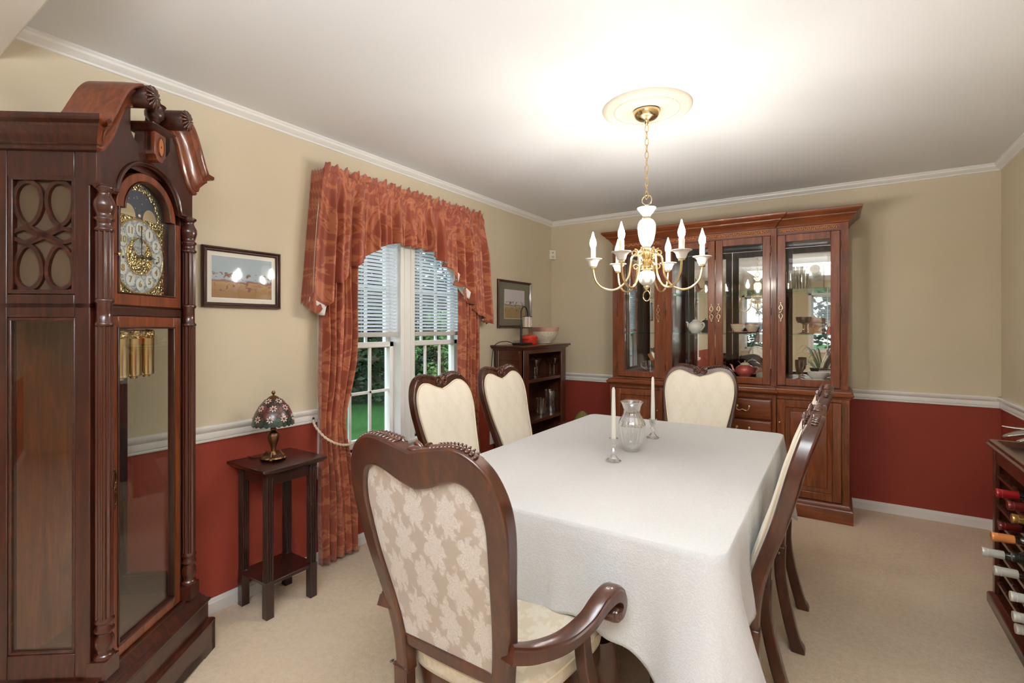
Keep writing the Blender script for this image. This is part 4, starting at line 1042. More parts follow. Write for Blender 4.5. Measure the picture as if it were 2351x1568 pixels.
m.loops(L, cap0=False, cap1=False); shd = m.build('stained_glass_shade', M['tiff'], lp, smooth=80, solid=.003)
# daisies of pink and white glass on the shade
M['petal'] = plain('pink_white_glass', (226,196,188), .3, coat=.4)
m = MB(); m2 = MB()
def dome_pt(th, s):   # s along the profile 0..1
    i = s*(len(DS)-1); k = min(int(i), len(DS)-2); f = i-k; r = DS[k][0]*(1-f)+DS[k+1][0]*f; z = DS[k][1]*(1-f)+DS[k+1][1]*f
    return Vector(((r+.002)*math.cos(th), (r+.002)*math.sin(th), z))
for j, (sv, cnt, ph) in enumerate(((.22, 9, 0), (.47, 7, .35), (.70, 5, .1))):
    for k in range(cnt):
        th = ph+2*PI*k/cnt; c0 = dome_pt(th, sv); e1 = (dome_pt(th+.05, sv)-c0).normalized(); e2 = (dome_pt(th, sv+.05)-c0).normalized(); nn_ = e1.cross(e2)
        for q in range(7):
            a = 2*PI*q/7; dr = e1*math.cos(a)+e2*math.sin(a); R = Matrix((e1*math.cos(a)+e2*math.sin(a), -e1*math.sin(a)+e2*math.cos(a), nn_)).transposed()
            m.ball(c0+dr*.0115, .0062, (1, .55, .25), 8, 4, M=R)
        m2.ball(c0+nn_*.001, .004, (1,1,.5), 8, 4)
m.build('daisy_petals', M['petal'], shd); m2.build('daisy_centres', M['antique'], shd)
m = MB(); m.lathe([(0,.300),(.022,.300),(.026,.303),(.020,.309),(.010,.314),(.004,.316),(.004,.320),(.0085,.325),(.009,.331),(.0055,.338),(0,.339)], 24); m.build('cap_finial', M['antique'], lp)
m = MB(); m.tube(smooth_curve([(-.045,-.01,.012),(-.075,-.03,.004),(-.100,-.05,.004),(-.150,-.045,.004)], 6), .0022, 6); m.build('lamp_cord', M['bronze'], lp)

# ================= china cabinet =================
KX = 1.685
CC = thing('china_cabinet', 'wide cherry china cabinet with four glazed doors and mirrored back against the far wall', 'china cabinet', (KX, 0, 0))
Kw, Kx = M['wood_cab'], M['wood_cabx']
YB = -.012; YBF = -.420; YHF = -.372; HB = .030      # back, base front, hutch front, breakfront step
def bf(hw, yf, step, c=.412):    # breakfront outline, CCW seen from above
    return [(-hw, YB), (-hw, yf), (-c, yf), (-c, yf-step), (c, yf-step), (c, yf), (hw, yf), (hw, YB)]
def kst(prof, hw, yf, step=HB): 
    m = MB(); m.stack(prof, bf(hw, yf, step), ymax=YB); return m
kst([(.022,0),(.022,.086),(.018,.094),(.010,.100),(.010,.106),(.004,.113),(.0,.120),(0,.128)], .868, YBF).build('base_plinth', Kx, CC, bevel=.0015)
m = MB(); m.box((-.868, YBF+.018, .12), (.868, YB, .862)); m.box((-.412, YBF-HB+.018, .12), (.412, YB, .862)); m.build('base_case', Kw, CC, bevel=.002)
kst([(0,.850),(.006,.856),(.010,.864),(.022,.870),(.026,.878),(.026,.886),(.018,.892),(.012,.897),(.010,.905),(-.02,.908)], .868, YBF).build('counter_moulding', Kx, CC, bevel=.0015)
m = MB()
for a, b, st_ in ((-.868,-.826,0),(.826,.868,0)):
    m.box((a, YBF, .125), (b, YBF+.02, .855))
    for q in range(4): m.box((a+.006+q*.0085, YBF-.004, .15), (a+.010+q*.0085, YBF, .83))
for a, b in ((-.424,-.400),(.400,.424)): m.box((a, YBF-HB-.001, .125), (b, YBF+.02, .855))
m.box((-.012, YBF-HB, .125), (.012, YBF+.02, .855))
m.box((-.826, YBF+.003, .83), (-.424, YBF+.02, .855)); m.box((.424, YBF+.003, .83), (.826, YBF+.02, .855)); m.box((-.41, YBF-HB, .828), (.41, YBF+.02, .855))
m.build('base_stiles', Kw, CC, bevel=.0015)
M['pull'] = M['brass_pale']; M['carved_lit'] = plain('lightened_carved_cherry', (190,124,70), .25, coat=.4)  # leaf band coloured paler to paint in the relief's light and shade
def panel_door(x0, x1, hs):
    y = YBF+.004
    m = MB(); z0, z1 = .135, .826; f = .052
    m.box((x0, y-.010, z0), (x0+f, y+.012, z1)); m.box((x1-f, y-.010, z0), (x1, y+.012, z1)); m.box((x0+f, y-.010, z0), (x1-f, y+.012, z0+f)); m.box((x0+f, y-.010, z1-f), (x1-f, y+.012, z1))
    d = m.build('base_door', Kw, CC, bevel=.003)
    m = MB(); L = []
    for o, yy in ((0, y), (.004, y-.002), (.030, y+.004), (.034, y-.004), (.037, y-.005)):
        L.append([(x0+f+o, yy, z0+f+o), (x1-f-o, yy, z0+f+o), (x1-f-o, yy, z1-f-o), (x0+f+o, yy, z1-f-o)])
    m.loops(L, cap0=False); m.build('raised_panel', Kw, d, smooth=20)
    m = MB(); hx2 = x1-.018 if hs > 0 else x0+.018
    m.ball((hx2, y-.020, .66), .008); m.tube([(hx2, y-.008, .66), (hx2, y-.020, .66)], .003, 6); m.build('door_knob', M['pull'], d)
    m = MB(); hxx = x0-.002 if hs > 0 else x1+.002
    for zz in (.22, .72): MB().tube([(hxx, y-.012, zz-.022), (hxx, y-.012, zz+.022)], .0035, 6).build('hinge', M['bronze'], d)
panel_door(-.822, -.428, 1); panel_door(.428, .822, -1)
for cx0, cx1 in ((-.396, -.016), (.016, .396)):
    for k, (za, zb) in enumerate(((.668,.818),(.508,.658),(.338,.498),(.140,.328))):
        y = YBF-HB+.004
        m = MB(); m.loops([[(cx0+o, yy, za+o), (cx1-o, yy, za+o), (cx1-o, yy, zb-o), (cx0+o, yy, zb-o)] for o, yy in ((0, y+.012), (0, y-.004), (.006, y-.010), (.012, y-.012))]); d = m.build('drawer', Kx, CC, smooth=20, bevel=.001)
        m = MB(); xc = (cx0+cx1)/2; zc = (za+zb)/2+.01
        m.tube(smooth_curve([(xc-.042, y-.014, zc+.006), (xc-.044, y-.034, zc+.002), (xc-.040, y-.040, zc-.012), (xc-.024, y-.040, zc-.022), (xc-.008, y-.040, zc-.016), (xc, y-.042, zc-.012), (xc+.008, y-.040, zc-.016), (xc+.024, y-.040, zc-.022), (xc+.040, y-.040, zc-.012), (xc+.044, y-.034, zc+.002), (xc+.042, y-.014, zc+.006)], 5), .0035, 8)
        for s in (-1, 1): m.ball((xc+s*.042, y-.015, zc+.007), .010, (1,.5,1))
        m.build('drawer_pull', M['pull'], d)
# hutch
kst([(0,.903),(0,.918)], .862, YHF).build('hutch_bottom_rail', Kx, CC)
m = MB()
for s in (-1, 1):
    a, b = sorted((s*.862, s*.846))
    for (p, q) in (((YHF+.02, .905), (YHF+.065, 2.10)), ((YB-.05, .905), (YB, 2.10)), ((YHF+.02, .905), (YB, .975)), ((YHF+.02, 2.01), (YB, 2.10))): m.box((a, p[0], p[1]), (b, q[0], q[1]))
m.box((-.86, YHF+.02, .915), (.86, YB, .955)); m.box((-.41, YHF-HB+.02, .915), (.41, YB, .955)); m.box((-.86, YHF+.02, 2.03), (.86, YB, 2.10)); m.box((-.41, YHF-HB+.02, 2.03), (.41, YB, 2.10))
m.box((-.420, YHF+.02, .955), (-.404, YB, 2.03)); m.box((.404, YHF+.02, .955), (.420, YB, 2.03))
m.build('hutch_case', Kw, CC, bevel=.0015)
for s in (-1, 1): MB().box((s*.854-.002, YHF+.06, .97), (s*.854+.002, YB-.045, 2.015)).build('side_glass', M['pane'], CC, smooth=None)
MB().box((-.842, YB-.006, .955), (.842, YB-.003, 2.03)).build('mirror_back', M['mirror'], CC, smooth=None)
for a, b in ((-.862, -.816), (.816, .862)):
    m = MB(); m.box((a, YHF, .918), (b, YHF+.02, 2.085))
    for q in range(5): m.box((a+.005+q*.0078, YHF-.0035, .945), (a+.0088+q*.0078, YHF, 2.07))
    m.build('fluted_pilaster', Kw, CC, bevel=.001)
for s in (-1, 1):
    a, b = (s*.386, s*.424) if s > 0 else (-.424, -.386)
    m = MB(); m.box((a, YHF-HB, .918), (b, YHF+.02, 2.085))
    for q in range(3): m.box((a+.008+q*.0085, YHF-HB-.003, .945), (a+.012+q*.0085, YHF-HB, 2.03))
    m.build('fluted_pilaster', Kw, CC, bevel=.001)
# carved frieze
fz = MB()
for (a, b, yy) in ((-.816, -.424, YHF), (.424, .816, YHF), (-.386, .386, YHF-HB)):
    fz.box((a, yy+.002, 2.034), (b, yy+.02, 2.088))
fzo = fz.build('frieze', Kx, CC)
m = MB(); random.seed(3)
for (a, b, yy) in ((-.80, -.44, YHF), (.44, .80, YHF), (-.37, .37, YHF-HB)):
    nn_ = int((b-a)/.012)
    m.box((a-.004, yy-.002, 2.048), (b+.004, yy+.002, 2.0495)); m.box((a-.004, yy-.002, 2.077), (b+.004, yy+.002, 2.0785))
    for k in range(nn_):
        x = a+(b-a)*(k+.5)/nn_
        m.ball((x, yy-.002, 2.063+.004*math.sin(k*1.7)), .0088, (.62, .8, 1.1), 6, 4, M=Matrix.Rotation(random.uniform(-1, 1), 3, 'Y'))
        m.ball((x+.004, yy, 2.070-.010*(k % 2)), .0048, (1.4, .8, .6), 6, 4)
m.build('carved_leaf_band', M['carved_lit'], fzo, smooth=60)
kst([(0,2.085),(.006,2.088),(.008,2.096),(.012,2.100),(.016,2.108),(.030,2.124),(.044,2.132),(.048,2.138),(.048,2.144),(.058,2.150),(.070,2.160),(.078,2.168),(.080,2.176),(.080,2.184),(0,2.186)], .862, YHF).build('crown_cornice', Kx, CC, bevel=.001)
# glazed doors
def pull(m, x, y, zc):
    for s in (-1, 1):
        m.tube([(x-.003, y, zc+s*.012), (x-.012, y, zc+s*.026), (x-.011, y, zc+s*.036), (x, y, zc+s*.058), (x+.011, y, zc+s*.036), (x+.012, y, zc+s*.026), (x+.003, y, zc+s*.012)], .0032, 6)
        m.ball((x, y, zc+s*.066), .0075, (.9, .5, 1)); m.ball((x, y, zc+s*.012), .0055)
    m.tube([(x, y-.012, zc+.016), (x+.008, y-.02, zc+.006), (x-.006, y-.02, zc-.006), (x, y-.012, zc-.016)], .004, 6)
def gdoor(x0, x1, y, f, hs):
    z0, z1 = .925, 2.030; ft, fb = .052, .050
    m = MB(); m.box((x0, y-.011, z0), (x0+f, y+.011, z1)); m.box((x1-f, y-.011, z0), (x1, y+.011, z1)); m.box((x0+f, y-.011, z0), (x1-f, y+.011, z0+fb)); m.box((x0+f, y-.011, z1-ft), (x1-f, y+.011, z1))
    d = m.build('glazed_door', Kw, CC, bevel=.003)
    a, b, c, e = x0+f-.002, x1-f+.002, z0+fb-.002, z1-ft+.002; bv = .022
    m = MB(); g = [[(a, y+.001, c), (b, y+.001, c), (b, y+.001, e), (a, y+.001, e)], [(a+bv, y-.003, c+bv), (b-bv, y-.003, c+bv), (b-bv, y-.003, e-bv), (a+bv, y-.003, e-bv)]]
    m.loops(g, cap0=False, cap1=True); m.build('bevelled_glass', M['pane_dark'], d, smooth=None)
    m = MB(); hxx = (x1-f*.45) if hs > 0 else (x0+f*.45); pull(m, hxx, y-.017, 1.465); m.build('brass_pull', M['pull'], d)
    m = MB(); hx3 = x0-.002 if hs > 0 else x1+.002
    for zz in (1.02, 1.47, 1.93): MB().tube([(hx3, y-.013, zz-.026), (hx3, y-.013, zz+.026)], .0036, 6).build('hinge', M['bronze'], d)
gdoor(-.814, -.426, YHF-.001, .062, 1); gdoor(-.384, -.003, YHF-HB-.001, .052, 1); gdoor(.003, .384, YHF-HB-.001, .052, -1); gdoor(.426, .814, YHF-.001, .055, -1)
SH = (1.302, 1.640)
for z in SH:
    for a, b, yy in ((-.840,-.422,YHF+.03),(-.402,.402,YHF),(.422,.840,YHF+.03)):
        MB().box((a, yy, z-.007), (b, YB-.008, z-.001)).build('glass_shelf', M['shelfglass'], CC, smooth=None)
# ---- things inside the cabinet ----
def lath(name, prof, mat, parent, seg=28, **k): return MB().lathe(prof, seg, **k).build(name, mat, parent, smooth=50)
M['cream'] = plain('cream_china', (226,212,180), .25, coat=.4)
M['pinkc'] = plain('pink_glazed_china', (196,92,84), .25, coat=.5)
M['redpot'] = plain('coral_red_enamel', (214,62,44), .22, coat=.6)
M['cork'] = plain('cork', (178,112,66), .8)
M['reflection'] = plain('tan_reflection', (204,150,88), .6)
def teapot(loc, rz, label, body, lidm, cat='teapot', s=1):
    t = thing('teapot', label, cat, loc, rz)
    lath('pot_body', [(0,0),(.034*s,0),(.038*s,.006),(.058*s,.030),(.064*s,.052),(.056*s,.078),(.040*s,.094),(.030*s,.098),(0,.098)], body, t)
    l = lath('lid', [(0,.096),(.032*s,.098),(.028*s,.108),(.014*s,.116),(0,.118)], lidm, t); MB().ball((0,0,.124), .008).build('lid_knob', M['brass_pale'], l)
    MB().tube(smooth_curve([(.052*s,0,.040),(.080*s,0,.052),(.090*s,0,.085),(.104*s,0,.096)], 5), [.013-.007*k/15 for k in range(16)], 8).build('spout', body, t)
    MB().tube(smooth_curve([(-.052*s,0,.080),(-.082*s,0,.084),(-.090*s,0,.056),(-.056*s,0,.028)], 5), .0055, 8).build('handle', body, t)
    return t
FLr = .956
teapot((1.493, -.21, SH[0]), 2.6, 'white china teapot on the middle shelf, behind the second glass door', M['porcelain'], M['porcelain'])
teapot((1.872, -.22, FLr), 2.9, 'pink and red china teapot at the bottom behind the third glass door', M['pinkc'], M['cream'], s=1.15)
t = thing('glass_mug', 'clear glass mug with a wooden stick, bottom left of the china cabinet', 'mug', (1.105, -.20, FLr))
lath('mug_glass', [(0,0),(.040,0),(.042,.004),(.042,.105),(.040,.105),(.039,.008),(0,.008)], M['crystal'], t); MB().tube(smooth_curve([(-.041,0,.090),(-.075,0,.088),(-.080,0,.050),(-.041,0,.020)], 5), .006, 8).build('handle', M['crystal'], t)
m = MB(); m.rbox((.015, 0, .115), (.032, .012, .11), Matrix.Rotation(-.5, 3, 'Y')); tag(m.build('wooden_stick', M['cork'], bevel=.002, loc=(1.105, -.20, FLr)), 'flat brown wooden piece standing in the glass mug', 'stick')
tag(lath('serving_plate', [(0,0),(.060,0),(.070,.004),(.105,.012),(.106,.015),(.070,.008),(0,.005)], M['pinkc'], None), 'low pink plate under the cream bowls behind the third glass door', 'plate').location = (1.850, -.20, SH[0])
for x, y, lab in ((1.820, -.215, 'left one of two cream bowls on the pink plate'), (1.915, -.165, 'right one of two cream bowls on the pink plate')):
    t = thing('china_bowl', lab+' in the cabinet', 'bowl', (x, y, SH[0]+.008), 0, 'cream bowls in the china cabinet')
    lath('bowl', [(0,0),(.028,0),(.032,.010),(.050,.040),(.055,.066),(.057,.070),(.052,.068),(.044,.030),(0,.014)], M['cream'], t)
    MB().tube([(.0565*math.cos(a), .0565*math.sin(a), .069) for a in [2*PI*k/30 for k in range(30)]], .002, 6, closed=True).build('pink_rim', M['pinkc'], t)
def goblet(loc, label, prof, mat, cat='goblet'):
    o = lath('goblet', prof, mat, None); o.location = loc; return tag(o, label, cat)
goblet((2.246, -.21, FLr), 'tall brown glass goblet at the bottom behind the fourth glass door', [(0,0),(.036,0),(.036,.003),(.010,.012),(.006,.030),(.009,.040),(.024,.060),(.030,.100),(.031,.150),(.029,.150),(.027,.100),(.020,.062),(0,.050)], M['amberglass'])
goblet((2.272, -.20, SH[0]), 'footed brown glass compote on the middle shelf behind the fourth glass door', [(0,0),(.040,0),(.040,.004),(.012,.014),(.007,.035),(.007,.070),(.014,.078),(.040,.084),(.050,.105),(.052,.128),(.049,.128),(.045,.105),(0,.086)], M['amberglass'], 'compote')
t = thing('gravy_boat', 'white china gravy boat at the bottom right of the cabinet', 'gravy boat', (2.365, -.225, FLr))
m = MB(); m.lathe([(0,0),(.034,0),(.034,.006),(.026,.012),(.048,.035),(.056,.060),(.058,.066),(.054,.062),(.040,.030),(0,.018)], 28, M=Matrix.Diagonal((1.25, .8, 1))); m.build('boat', M['porcelain'], t)
MB().tube(smooth_curve([(.066,0,.055),(.095,0,.070),(.092,0,.035),(.055,0,.026)], 5), .005, 8).build('handle', M['porcelain'], t)
t = thing('sugar_bowl', 'white china sugar bowl with bronze rim behind the gravy boat', 'bowl', (2.405, -.12, FLr))
lath('bowl', [(0,0),(.026,0),(.030,.008),(.046,.034),(.046,.054),(.038,.070),(.036,.070),(.040,.050),(0,.014)], M['porcelain'], t); MB().tube([(.037*math.cos(a), .037*math.sin(a), .070) for a in [2*PI*k/30 for k in range(30)]], .0025, 6, closed=True).build('rim', M['brass_pale'], t)
t = thing('crystal_clock', 'round crystal clock in a clear glass block on the top shelf', 'clock', (2.345, -.20, SH[1]))
m = MB(); m.box((-.055, -.018, 0), (.055, .018, .190)); m.build('glass_block', M['crystal'], t, smooth=None, bevel=.006)
m = MB(); m.lathe([(0,-.022),(.028,-.022),(.030,-.019),(0,-.019)], 32, c=(0, 0, .145), M=Matrix.Rotation(-PI/2, 3, 'X')); m.build('clock_dial', M['porcelain'], t)
m = MB(); m.tube([(.030*math.cos(a), -.021, .145+.030*math.sin(a)) for a in [2*PI*k/30 for k in range(30)]], .003, 6, closed=True); m.box((-.001, -.024, .143), (.001, -.0225, .165)); m.box((0, -.024, .144), (.014, -.0225, .146)); m.build('bezel', M['brass_pale'], t)
M['gcrystal'] = glassmat('cut_crystal', (.93,.92,.88,1), .22, .9, 1.6, .08)
for x, y, h, r, lab in ((2.178, -.22, .14, .044, 'cut crystal tumbler on the top shelf, leftmost behind the fourth door'), (2.232, -.16, .175, .034, 'tall cut crystal vase on the top shelf behind the fourth door'), (2.275, -.24, .11, .030, 'small cut crystal glass on the top shelf beside the crystal clock')):
    o = MB().lathe([(0,0),(r*.8,0),(r*.85,.006),(r,h*.5),(r*.95,h*.8),(r*1.05,h),(r*.98,h),(r*.86,h*.5),(r*.7,.012),(0,.012)], 48, flute=.05, nfl=12).build('crystal_glass', M['gcrystal'], smooth=30); o.location = (x, y, SH[1]); tag(o, lab, 'glass', 'crystal glasses on the top shelf')
for k, (x, hh, th, ml) in enumerate(((2.345, .125, .045, M['reflection']), (2.395, .120, .012, M['wood_cab']))):  # added panels stand in for tan reflections in the mirror back
    o = MB().box((-th, -.004, 0), (th, .012, hh)).build('tan_reflection_panel' if k == 0 else 'brown_reflection_panel', ml, bevel=.002, loc=(x, -.075, SH[0])); tag(o, ('tan card panel, added at the back of the middle shelf, behind the fourth door' if k == 0 else 'narrow brown reflection panel, added at the back of the middle shelf'), 'box' if k == 0 else 'plaque')
t = thing('figurine', 'small white china figurine with pink dress, right end of the middle shelf', 'figurine', (2.435, -.20, SH[0]))
lath('dress', [(0,0),(.024,0),(.022,.010),(.014,.040),(.009,.055),(0,.056)], M['pinkc'], t); m = MB(); m.lathe([(0,.052),(.008,.054),(.012,.068),(.009,.078),(.004,.084),(0,.084)], 16); m.ball((0,0,.092), .009); m.tube([(-.010,0,.074),(-.020,-.004,.060),(-.010,-.012,.052)], .0035, 6); m.tube([(.010,0,.074),(.020,-.004,.060),(.010,-.012,.052)], .0035, 6); m.build('body', M['porcelain'], t)
t = thing('candelabra', 'small cut crystal ornament on the top shelf behind the second glass door', 'ornament', (1.585, -.15, SH[1]))
lath('glass_body', [(0,0),(.03,0),(.03,.004),(.008,.02),(.008,.06),(.03,.075),(.034,.1),(.03,.1),(0,.07)], M['gcrystal'], t)
t = thing('cottage_dish', 'small brown and green china cottage at the bottom behind the third glass door', 'ornament', (1.975, -.16, FLr))
m = MB(); m.box((-.032, -.022, 0), (.032, .022, .045)); m.build('cottage_wall', M['cream'], t, bevel=.003); m = MB(); m.prism([(-.038, .043), (.038, .043), (.0, .085)], -.027, .027); m.box((.012, -.005, .06), (.022, .005, .092)); m.build('cottage_roof', M['cork'], t, bevel=.002)

# ================= small bookcase =================
BK = thing('small_bookcase', 'small dark wooden bookcase in the far left corner', 'bookcase', (0, -.665, 0)); Bw = M['wood_book']
ya, yb2 = -.385, .375
def bb(name, *bx, par=BK, mat=Bw, bevel=.003):
    m = MB()
    for a, b in bx: m.box(a, b)
    return m.build(name, mat, par, bevel=bevel)
m = MB(); m.stack([(-.002,1.150),(.004,1.156),(.012,1.164),(.020,1.170),(.024,1.178),(.036,1.182),(.038,1.190),(.036,1.198),(0,1.2)], [(.024, ya), (.312, ya), (.312, yb2), (.024, yb2)]); m.build('bookcase_top', Bw, BK, bevel=.001)
bb('side_frame', ((.020, ya, .0), (.062, ya+.022, 1.16)), ((.272, ya, 0), (.314, ya+.022, 1.16)), ((.062, ya, 1.07), (.272, ya+.022, 1.16)), ((.062, ya, .06), (.272, ya+.022, .16)))
bb('far_side_panel', ((.020, yb2-.022, 0), (.314, yb2, 1.16)))
bb('side_panel', ((.060, ya+.008, .15), (.274, ya+.018, 1.075)))
bb('back_panel', ((.020, ya, .06), (.030, yb2, 1.16)))
bb('face_frame', ((.296, ya, 0), (.316, ya+.085, 1.16)), ((.296, yb2-.085, 0), (.316, yb2, 1.16)), ((.296, ya+.085, 1.125), (.316, yb2-.085, 1.16)), ((.296, ya+.085, .04), (.316, yb2-.085, .14)))
for z in (.875, .520, .190): bb('shelf', ((.028, ya+.02, z), (.305, yb2-.02, z+.028)))
# martini glasses
mg0 = None
for k, (x, y) in enumerate(((.235, -.735), (.155, -.560), (.165, -.330), (.245, -.395))):
    lab = ('martini glass on the bookcase shelf, nearest the chair', 'martini glass second from the left on the bookcase shelf', 'martini glass at the back right of the bookcase shelf', 'martini glass at the front right of the bookcase shelf')[k]
    if mg0 is None:
        g = thing('martini_glass', lab, 'glass', (x, y, .903), 0, 'martini glasses in the bookcase')
        lath('bowl', [(0,.088),(.006,.092),(.016,.105),(.053,.160),(.052,.1605),(.014,.107),(0,.097)], M['crystal'], g)
        lath('stem', [(0,0),(.034,0),(.034,.002),(.008,.006),(.004,.014),(.004,.040),(.007,.046),(.004,.052),(.0045,.075),(.007,.083),(.005,.090),(0,.090)], M['crystal'], g)
        mg0 = g
    else: dup(mg0, (x, y, .903), 0, lab)
t = thing('glass_pitcher', 'tall clear glass pitcher on the middle shelf of the bookcase', 'pitcher', (.200, -.375, .548))
lath('pitcher_body', [(0,0),(.055,0),(.057,.006),(.052,.1),(.058,.2),(.062,.205),(.059,.205),(.049,.1),(.052,.01),(0,.01)], M['crystal'], t); MB().tube(smooth_curve([(.02,.052,.17),(.03,.085,.165),(.03,.085,.09),(.02,.052,.06)], 5), .006, 8).build('handle', M['crystal'], t)
tag(lath('glass_tumbler', [(0,0),(.038,0),(.040,.004),(.045,.15),(.043,.15),(.037,.01),(0,.01)], M['crystal'], None), 'clear glass tumbler left of the pitcher in the bookcase', 'glass').location = (.20, -.560, .548)
tag(MB().box((0, 0, 0), (.15, .19, .035)).build('white_book', M['outlet'], bevel=.003, loc=(.12, -.60, .218)), 'white book lying on the lowest shelf of the bookcase', 'book')
# on top
t = thing('desk_lamp', 'black arched lamp with a glittering crystal shade on top of the bookcase', 'lamp', (.215, -.930, 1.2))
m = MB(); m.box((-.052, -.062, 0), (.052, .105, .018)); m.build('lamp_base', M['black'], t, bevel=.004)
m = MB(); m.tube([(0,0,.015),(0,0,.14)], .0095, 12); m.lathe([(.0095,.135),(.011,.14),(.008,.15),(.0055,.155)], 12); m.tube([(0,0,.14),(0,0,.27)]+[(0,.052-.052*math.cos(a), .27+.060*math.sin(a)) for a in [PI*k/14 for k in range(1, 15)]]+[(0,.104,.25)], .0055, 10); m.build('lamp_arm', M['black'], t)
ts = NT('crystal_bead_mesh'); vv_ = ts.coord('Object', (1,1,1), (PI/4, 0, 0)); vo = ts.n('ShaderNodeTexChecker'); vo.inputs['Scale'].default_value = 130; ts.t.links.new(vv_, vo.inputs['Vector'])
ts.bsdf(ts.mix(vo.outputs['Fac'], srgb(250,246,236), srgb(128,104,70)), .25); M['bead'] = ts.m
m = MB(); m.lathe([(.040,.150),(.042,.150),(.042,.245),(.040,.245),(.040,.150)], 40, c=(0,.104,0)); m.build('crystal_shade', M['bead'], t)
m = MB()
for z in (.150, .245): m.tube([(.042*math.cos(a), .104+.042*math.sin(a), z) for a in [2*PI*k/30 for k in range(30)]], .0025, 6, closed=True)
m.tube([(-.042,.104,.245),(.042,.104,.245)], .002, 6); m.build('shade_ring', M['black'], t)
m = MB(); m.lathe([(0,.245),(.010,.243),(.014,.215),(.010,.190),(0,.186)], 16, c=(0,.104,0)); m.build('lamp_bulb', M['porcelain'], t)
m = MB(); m.tube(smooth_curve([(-.052,-.03,.008),(-.085,-.09,.030),(-.13,-.150,.022),(-.165,-.178,-.03),(-.190,-.172,-.2),(-.190,-.170,-.5),(-.197,-.165,-.70),(-.203,-.140,-.77)], 8), .0034, 6); m.box((-.202,-.186,-.33), (-.182,-.158,-.22)); m.build('lamp_cord', M['black_plastic'], t)
t = thing('enamel_pot', 'coral red lidded enamel pot on top of the bookcase', 'pot', (.205, -.770, 1.2))
lath('pot_body', [(0,0),(.062,0),(.068,.006),(.069,.060),(.071,.064),(0,.064)], M['redpot'], t, seg=36)
l = lath('pot_lid', [(0,.064),(.072,.064),(.072,.072),(.060,.080),(.030,.086),(0,.087)], M['redpot'], t, seg=36); MB().lathe([(0,.085),(.007,.087),(.006,.093),(.012,.098),(.009,.103),(0,.104)], 20).build('lid_knob', M['redpot'], l)
for s in (-1, 1):
    m = MB(); m.tube(smooth_curve([(s*-.0+.03*1, s*.062, .052), (.026, s*.088, .055), (-.026, s*.088, .055), (-.03, s*.062, .052)], 5), .006, 8); m.build('handle', M['redpot'], t)
t = thing('batter_bowl', 'speckled cream batter bowl with pink rim, spout and handle on top of the bookcase', 'bowl', (.175, -.450, 1.2))
t.scale = (1.13, 1.13, 1.08)
tm = NT('speckled_cream_stoneware'); n1 = tm.noise(tm.coord('Object'), 130, 2, .6); tm.bsdf(tm.mix(tm.ramp(n1, [(.52,(0,0,0)),(.58,(1,1,1))]), srgb(226,216,194), srgb(190,180,156)), .4, coat=.3)
lath('bowl_body', [(0,.004),(.050,.004),(.054,0),(.060,.004),(.060,.012),(.090,.040),(.108,.075),(.113,.108),(.106,.108),(.100,.075),(.080,.040),(0,.02)], tm.m, t, seg=48)
m = MB(); L = []
for r, z in ((.1135,.104),(.118,.125),(.123,.140),(.118,.140),(.112,.122),(.107,.104)):
    L.append([((r+(.034*max(0, math.cos(a+PI/2-.15))**14)*((z-.1)/.04 if z > .1 else 0))*math.cos(a), (r+(.034*max(0, math.cos(a+PI/2-.15))**14)*((z-.1)/.04))*math.sin(a), z) for a in [2*PI*k/64 for k in range(64)]])
m.loops(L+[L[0]], cap0=False, cap1=False); m.build('pink_rim', plain('pink_glaze', (214,168,152), .3, coat=.4), t, smooth=80)
m = MB(); m.tube(smooth_curve([(.01,.112,.118),(.012,.142,.112),(.012,.150,.080),(.010,.128,.046),(.008,.095,.040)], 6), .007, 8); m.build('handle', M['cream'], t)

# ================= wall things =================
def picture(label, y0, y1, z0, z1, fw_, mat_frame, mat_c, art, inner, name='framed_picture', mat_inner=M['white']):
    t = thing(name, label, 'picture', (.0, (y0+y1)/2, (z0+z1)/2)); h, v = (y1-y0)/2, (z1-z0)/2
    m = MB(); prof = [(0,.002),(0,.018),(.004,.024),(fw_*.35,.022),(fw_*.55,.016),(fw_*.8,.017),(fw_,.012),(fw_,.002)]
    L = []
    for o, x in prof: L.append([(x, -h+o, -v+o), (x, h-o, -v+o), (x, h-o, v-o), (x, -h+o, v-o)])
    m.loops(L+[L[0]], cap0=False, cap1=False); m.build('picture_frame', mat_frame, t, smooth=20)
    MB().box((.004, -h+fw_-.002, -v+fw_-.002), (.007, h-fw_+.002, v-fw_+.002)).build('mat_board', mat_c, t, smooth=None)
    iy, iz, oy, oz = inner
    b = MB().box((.007, oy-iy-.004, oz-iz-.005), (.008, oy+iy+.004, oz+iz+.004)).build('inner_mat', mat_inner, t, smooth=None)
    MB().box((.008, oy-iy, oz-iz), (.0085, oy+iy, oz+iz)).build('print', art, t, smooth=None)
    MB().box((.0105, -h+fw_-.001, -v+fw_-.001), (.012, h-fw_+.001, v-fw_+.001)).build('picture_glass', M['picglass'], t, smooth=None)
M['picglass'] = glassmat('picture_glass', (1,1,1,1), .05, .6, 4, .03)
